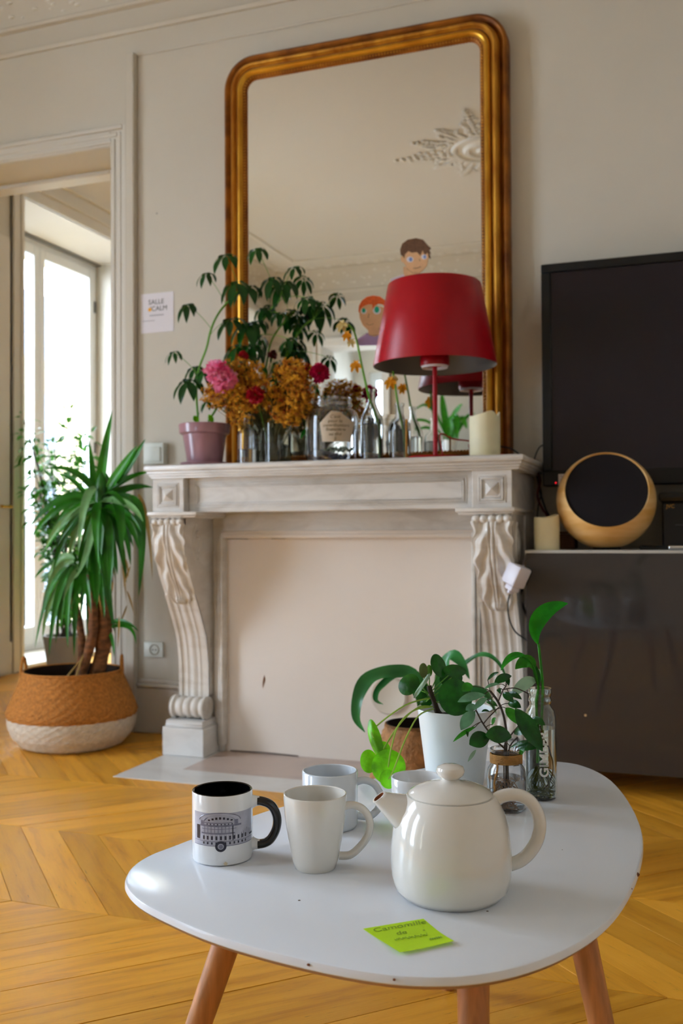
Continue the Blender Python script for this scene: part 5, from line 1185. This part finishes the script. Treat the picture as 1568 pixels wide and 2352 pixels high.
# ================================================================== floor plants
# ---- two-tone basket with yucca
kc = V((-2.415, 3.43, 0))
bk = thing('yucca_basket', 'tall yucca in a round two-tone woven basket by the doorway', 'potted plant', kc)
RATT = M('brown_seagrass', '#b8762f', .8, var=.22, vs=90, bump=.5, bs=160); RATW = M('white_seagrass', '#d8cbb8', .8, var=.08, vs=60, bump=.5, bs=160); INB = M('basket_inside', '#2a1a10', .9)
def woven(prof, n, amp, rows_per):        # lathe with a plaited surface
    rows = []
    for k in range(len(prof)-1):
        (r0, z0), (r1, z1) = prof[k], prof[k+1]
        for i in range(rows_per):
            t = i/rows_per; rows.append((r0+(r1-r0)*t, z0+(z1-z0)*t))
    rows.append(prof[-1])
    return grid([[kc+V(((r+amp*(1 if (j//2+i//2) % 2 else -1))*cos(2*pi*j/n), (r+amp*(1 if (j//2+i//2) % 2 else -1))*sin(2*pi*j/n), z)) for j in range(n+1)] for i, (r, z) in enumerate(rows)])
ob('white_band', woven([(.175, .0), (.205, .012), (.238, .05), (.254, .09), (.258, .125)], 128, .0020, 6), RATW, bk, ang=80)
ob('brown_band', woven([(.258, .125), (.262, .142), (.252, .17), (.232, .22), (.212, .265), (.198, .300), (.196, .306)], 128, .0026, 5), RATT, bk, ang=80)
ob('lining', lathe([(.196, .306), (.190, .306), (.19, .26), (.22, .19), (.22, .16), (0, .16)], kc, 48), INB, bk)
ob('rim', tube([kc+V((.196*cos(2*pi*j/60), .196*sin(2*pi*j/60), .305)) for j in range(61)], .005, 6), RATT, bk)
for a, px, py in ((3.55, 92, 1500), (.5, 262, 1510)):
    c = kc+V((.198*cos(a), .198*sin(a), .285)); tdir = V((-sin(a), cos(a), 0))
    ob('handle', tube(crv([c-tdir*.045+V((0, 0, -.03)), c-tdir*.035+V((0, 0, .04)), c+V((0, 0, .075)), c+tdir*.035+V((0, 0, .04)), c+tdir*.045+V((0, 0, -.03))], 6), .0065, 7), RATT, bk)
ob('soil', lathe([(0, .19), (.12, .185), (.215, .175)], kc, 30), SOIL, bk)
KY = 3.43
for pts, r in (([kc+V((.075, .0, .15)), AT(238, 1480, KY), AT(240, 1380, KY), AT(243, 1290, KY), AT(236, 1200, KY)], .031), ([kc+V((.02, -.05, .15)), AT(208, 1480, KY-.05), AT(213, 1400, KY-.05), AT(205, 1300, KY-.05)], .020), ([kc+V((-.02, .04, .15)), AT(188, 1480, KY+.04), AT(170, 1380, KY+.04), AT(160, 1310, KY+.04)], .016)):
    pc_ = crv(pts, 6); ob('trunk', tube(pc_, [r*(1+.08*sin(i*2.3)) for i in range(len(pc_))], 12), BARK, bk)
for a, b in (((205, 1500), (150, 1560)), ((196, 1495), (175, 1555))): ob('dry_root', tube(crv([AT(*a, KY-.05), AT((a[0]+b[0])/2, (a[1]+b[1])/2-4, KY-.08), AT(*b, KY-.12)], 5), .004, 6), DRYL, bk)
# leaves: base, bend, tip in the photograph's frame, with their own distances, width
YL = [((226, 1140), (236, 1050), (258, 943), 25, -.02, 0), ((214, 1150), (214, 1080), (203, 1008), 19, .02, 0), ((244, 1130), (285, 1070), (316, 1022), 27, -.04, 0), ((270, 1110), (305, 1060), (334, 1008), 22, .0, 0), ((222, 1140), (178, 1060), (100, 1078), 22, -.05, 0), ((212, 1150), (140, 1115), (64, 1216), 27, -.10, 0), ((206, 1150), (165, 1085), (128, 1090), 14, .04, 0),
      ((214, 1160), (130, 1140), (72, 1235), 24, -.06, 0), ((224, 1120), (192, 1120), (180, 1272), 27, -.12, 1), ((262, 1140), (284, 1170), (278, 1282), 25, -.12, 0), ((300, 1140), (338, 1170), (318, 1372), 27, -.06, 0), ((318, 1135), (345, 1180), (350, 1335), 11, .0, 2), ((240, 1200), (234, 1310), (264, 1455), 25, -.12, 0), ((196, 1240), (186, 1300), (192, 1370), 26, -.10, 0),
      ((214, 1200), (206, 1280), (172, 1330), 20, -.10, 1), ((248, 1130), (300, 1090), (346, 1084), 22, .02, 0), ((250, 1140), (305, 1110), (352, 1120), 20, .06, 0), ((250, 1150), (320, 1120), (345, 1215), 24, .03, 0), ((244, 1140), (262, 1090), (205, 1065), 16, .05, 0), ((235, 1145), (255, 1110), (300, 1180), 22, -.08, 0), ((228, 1150), (216, 1180), (226, 1300), 25, -.13, 0),
      ((205, 1170), (135, 1180), (100, 1270), 20, -.03, 1), ((205, 1180), (150, 1190), (120, 1320), 22, -.05, 0), ((200, 1190), (130, 1200), (92, 1290), 20, .02, 0), ((250, 1160), (290, 1180), (300, 1300), 24, .0, 0), ((262, 1160), (310, 1180), (332, 1290), 20, .05, 0), ((240, 1180), (262, 1220), (252, 1370), 22, -.12, 0), ((215, 1240), (225, 1300), (222, 1400), 22, -.09, 0),
      ((170, 1290), (120, 1290), (96, 1400), 20, -.03, 1), ((165, 1300), (110, 1320), (80, 1490), 18, -.06, 0), ((168, 1300), (125, 1340), (112, 1510), 20, -.08, 0), ((170, 1300), (135, 1350), (128, 1480), 16, -.05, 0), ((172, 1300), (150, 1360), (156, 1490), 20, -.08, 0), ((176, 1300), (172, 1370), (170, 1510), 18, -.06, 0), ((165, 1290), (112, 1280), (78, 1330), 18, .04, 0), ((170, 1285), (130, 1260), (108, 1345), 22, .0, 1),
      ((178, 1290), (200, 1290), (208, 1370), 22, -.07, 1), ((165, 1305), (100, 1380), (98, 1470), 16, .0, 1), ((168, 1310), (140, 1380), (140, 1450), 18, .02, 0), ((206, 1300), (214, 1340), (200, 1430), 20, -.06, 0), ((208, 1290), (190, 1330), (160, 1400), 18, -.07, 0), ((210, 1290), (235, 1320), (240, 1420), 18, -.08, 0), ((252, 1430), (290, 1420), (318, 1450), 14, -.03, 0), ((255, 1440), (310, 1425), (312, 1480), 12, .0, 0), ((250, 1450), (262, 1470), (262, 1510), 10, -.02, 0),
      ((240, 1160), (258, 1240), (270, 1320), 20, -.02, 0), ((232, 1160), (200, 1190), (150, 1260), 22, .05, 0), ((232, 1170), (190, 1210), (175, 1350), 24, .04, 0), ((245, 1175), (280, 1230), (290, 1340), 22, .06, 0), ((222, 1165), (170, 1160), (120, 1215), 22, .06, 0)]
YUCL = M('yucca_leaf_lit', '#7aab6c', .3, var=.3, vs=9, transl=.2, rand=.15)  # paler copy of the yucca green, light painted into the lit leaves
for i, (a, b, c, w, d, k) in enumerate(YL):
    A, B, C = AT(*a, KY+d*.15), AT(*b, KY+d*.8), AT(*c, KY+d*1.25)
    tan = (C-A).normalized(); s = cam(B) + V((.5*sin(i*2.1), 0, .6+.3*cos(i*1.7)))
    ob('leaf', leafgeo(bez([A, B*1.0, C], 14), w/560*.95, s, lance, .30), (YUC, YUCL, DRYL)[k], bk)
for q_, r_c, h_c in ((AT(234, 1165, KY), .034, .17), (AT(170, 1318, KY+.03), .022, .10), (AT(207, 1318, KY-.05), .022, .10)):
    ob('crown_bud', lathe([(0, -.02), (r_c, 0), (r_c*.9, h_c*.45), (r_c*.45, h_c*.8), (0, h_c)], q_, 14), YUC, bk)
random.seed(31)
for i in range(34):            # short inner leaves that close the crowns
    cx, cy = random.choice(((232, 1150), (240, 1170), (225, 1165), (172, 1300), (208, 1300)))
    an = random.uniform(-pi, pi); L_ = random.uniform(60, 125); big = cy < 1250
    tx, ty = cx+L_*cos(an)*(.9 if big else .6), cy+abs(sin(an))*L_*.9+random.uniform(20, 90)
    d = random.uniform(-.12, .10)
    A, B, C = AT(cx, cy, KY+d*.2), AT(cx+(tx-cx)*.7, cy+(ty-cy)*.15-14, KY+d*.8), AT(tx, ty, KY+d*1.2)
    ob('leaf', leafgeo(bez([A, B, C], 12), random.uniform(16, 24)/560, cam(B)+V((.5*sin(i*2.1), 0, .6)), lance, .3), YUCL if i % 5 == 0 else YUC, bk)
random.seed(4)
for i in range(14):
    p = AT(random.uniform(200, 300), random.uniform(1270, 1420), KY+random.uniform(-.06, .05)); q = p+V((random.uniform(-.06, .06), random.uniform(-.05, .03), -random.uniform(.06, .16)))
    ob('dead_leaf', leafgeo(bez([p, p.lerp(q, .4)+V((.02, -.02, .01)), q], 7), .009, (0, -1, .2), pointed, .5), DRYL, bk)
# ---- small wicker pot with arching strap leaves on the floor behind the table
wc = V((-.715, 2.55, 0)); wk = thing('wicker_planter', 'small tapered wicker planter with arching strap leaves behind the coffee table', 'potted plant', wc)
WICK_ = M('wicker', '#a5764a', .8, var=.3, vs=40, bump=.6, bs=120)
zt_ = AT(940, 1668, 2.5).z
rows = [(.085, 0), (.115, .03), (.135, .10), (.125, .18), (.10, zt_-.06), (.078, zt_-.008), (.076, zt_)]
rr = []
for (r0, z0), (r1, z1) in zip(rows, rows[1:]):
    for k in range(7): rr.append((r0+(r1-r0)*k/7, z0+(z1-z0)*k/7))
ob('basket', grid([[wc+V(((r+.0016*(1 if i % 2 else -1))*cos(2*pi*j/64), (r+.0016*(1 if i % 2 else -1))*sin(2*pi*j/64), z)) for j in range(65)] for i, (r, z) in enumerate(rr+[rows[-1]])]), WICK_, wk, ang=80)
ob('lining', lathe([(.076, zt_), (.071, zt_), (.085, zt_-.08), (0, zt_-.085)], wc, 40), INB, wk)
ARC = M('strap_leaf', '#2f7a3a', .3, var=.3, vs=10, transl=.2); AY = 2.5
for i, (pts, w) in enumerate(
        (([(975, 1690), (955, 1560), (905, 1545), (850, 1558), (824, 1600), (818, 1650), (838, 1682)], 40), ([(985, 1690), (965, 1560), (912, 1550), (870, 1582), (863, 1608), (880, 1618)], 20), ([(1000, 1690), (1012, 1560), (1035, 1508), (1060, 1524), (1078, 1560)], 34), ([(1010, 1690), (1040, 1560), (1085, 1512), (1120, 1505), (1150, 1530), (1168, 1575)], 14), ([(1020, 1690), (1060, 1600), (1110, 1590), (1140, 1640)], 26))):
    P = crv([AT(x, y, AY+.02*i-.03*k*(1 if i < 2 else .4)) for k, (x, y) in enumerate(pts)], 5)
    ob('leaf', leafgeo(P, w/870*.95, (0, -.7, .7), pointed, .22, .12, i), ARC, wk)
# ---- leafy plant by the window of the next room
wp = V((-3.66, 5.12, 0)); lpn = thing('window_plant', 'bushy small-leaved plant by the window in the next room', 'potted plant', wp)
ob('pot', lathe([(0, 0), (.10, 0), (.13, .22), (.135, .24), (.12, .24), (.11, .2), (0, .2)], wp, 32), M('grey_pot', '#8f8a80', .6), lpn)
random.seed(17); lf, st = [], []
for i in range(26):
    a = random.uniform(0, 6.28); rr_ = random.uniform(.03, .22); h = random.uniform(.7, 1.62); tp_ = wp+V((rr_*cos(a)*1.25-.06, rr_*sin(a)*1.1, h))
    P = bez([wp+V((random.uniform(-.05, .05), random.uniform(-.05, .05), .2)), wp+V((rr_*cos(a)*.5, rr_*sin(a)*.5, h*.7)), tp_], 10); st.append(tube(P, .003, 5))
    for p in P[2:]:
        for k in range(5):
            d = V((random.uniform(-1, 1), random.uniform(-1, 1), random.uniform(-.6, .6))).normalized(); q = p+d*.05
            lf.append(leafgeo(bez([q, q+d*.03+V((0, 0, .008)), q+d*.062+V((0, 0, -.012))], 4), .032, V((random.uniform(-.5, .5), -.4, 1)), pointed, .15))
ob('stems', join(*st), BROWNS, lpn, kind='stuff'); ob('foliage', join(*lf), M('window_leaf', '#4f9a34', .35, var=.5, vs=9, transl=.3), lpn, kind='stuff')
# ---- bookcase behind the photographer with the plant that shows in the mirror
ym = 2*3.702
def MIR(px, py, Y): p = AT(px, py, ym-Y); return V((p.x, Y, p.z))
bp = MIR(1030, 1030, -1.30); bx = bp.x; bz = bp.z-.03
bc_ = thing('tall_bookcase', 'tall white bookcase against the wall behind the camera', 'bookcase', (bx, -1.38, 0))
WB = WHITE
ob('side_panel', box(bx-.42, bx-.40, -1.54, -1.22, 0, bz), WB, bc_, smooth=False); ob('side_panel', box(bx+.40, bx+.42, -1.54, -1.22, 0, bz), WB, bc_, smooth=False); ob('back_panel', box(bx-.40, bx+.40, -1.545, -1.535, 0, bz), WB, bc_, smooth=False)
for k in range(6): ob('shelf', box(bx-.40, bx+.40, -1.535, -1.225, k*(bz-.02)/5, k*(bz-.02)/5+.02), WB, bc_, smooth=False)
mp_ = thing('peace_lily', 'broad-leaved green plant in white pot, seen reflected in the mirror', 'potted plant', (bx, -1.36, bz))
ob('pot', lathe([(0, 0), (.06, 0), (.078, .11), (.072, .11), (.066, .09), (0, .09)], (bx, -1.36, bz), 28), POTW, mp_)
for i, (pts, w) in enumerate((([(1030, 1010), (1020, 950), (1014, 902)], 30), ([(1035, 1010), (1040, 960), (1055, 935), (1062, 930)], 24), ([(1028, 1010), (1000, 950), (975, 930), (948, 945)], 16), ([(1025, 1010), (985, 970), (950, 965), (946, 968)], 14), ([(1040, 1010), (1050, 975), (1062, 962), (1072, 985)], 30), ([(1030, 1010), (1035, 970), (1046, 962), (1050, 1010)], 40), ([(1025, 1015), (990, 985), (965, 985), (955, 1000)], 16), ([(1040, 1012), (1070, 960), (1090, 950)], 18))):
    P = crv([MIR(x, y, -1.36+.03*k) for k, (x, y) in enumerate(pts)], 6)
    P = [V((bx, -1.36, bz+.09))]+P
    ob('leaf', leafgeo(P, w*9.0/FPX*.55, (0, .8, .5), ell, .15), GREENB, mp_)
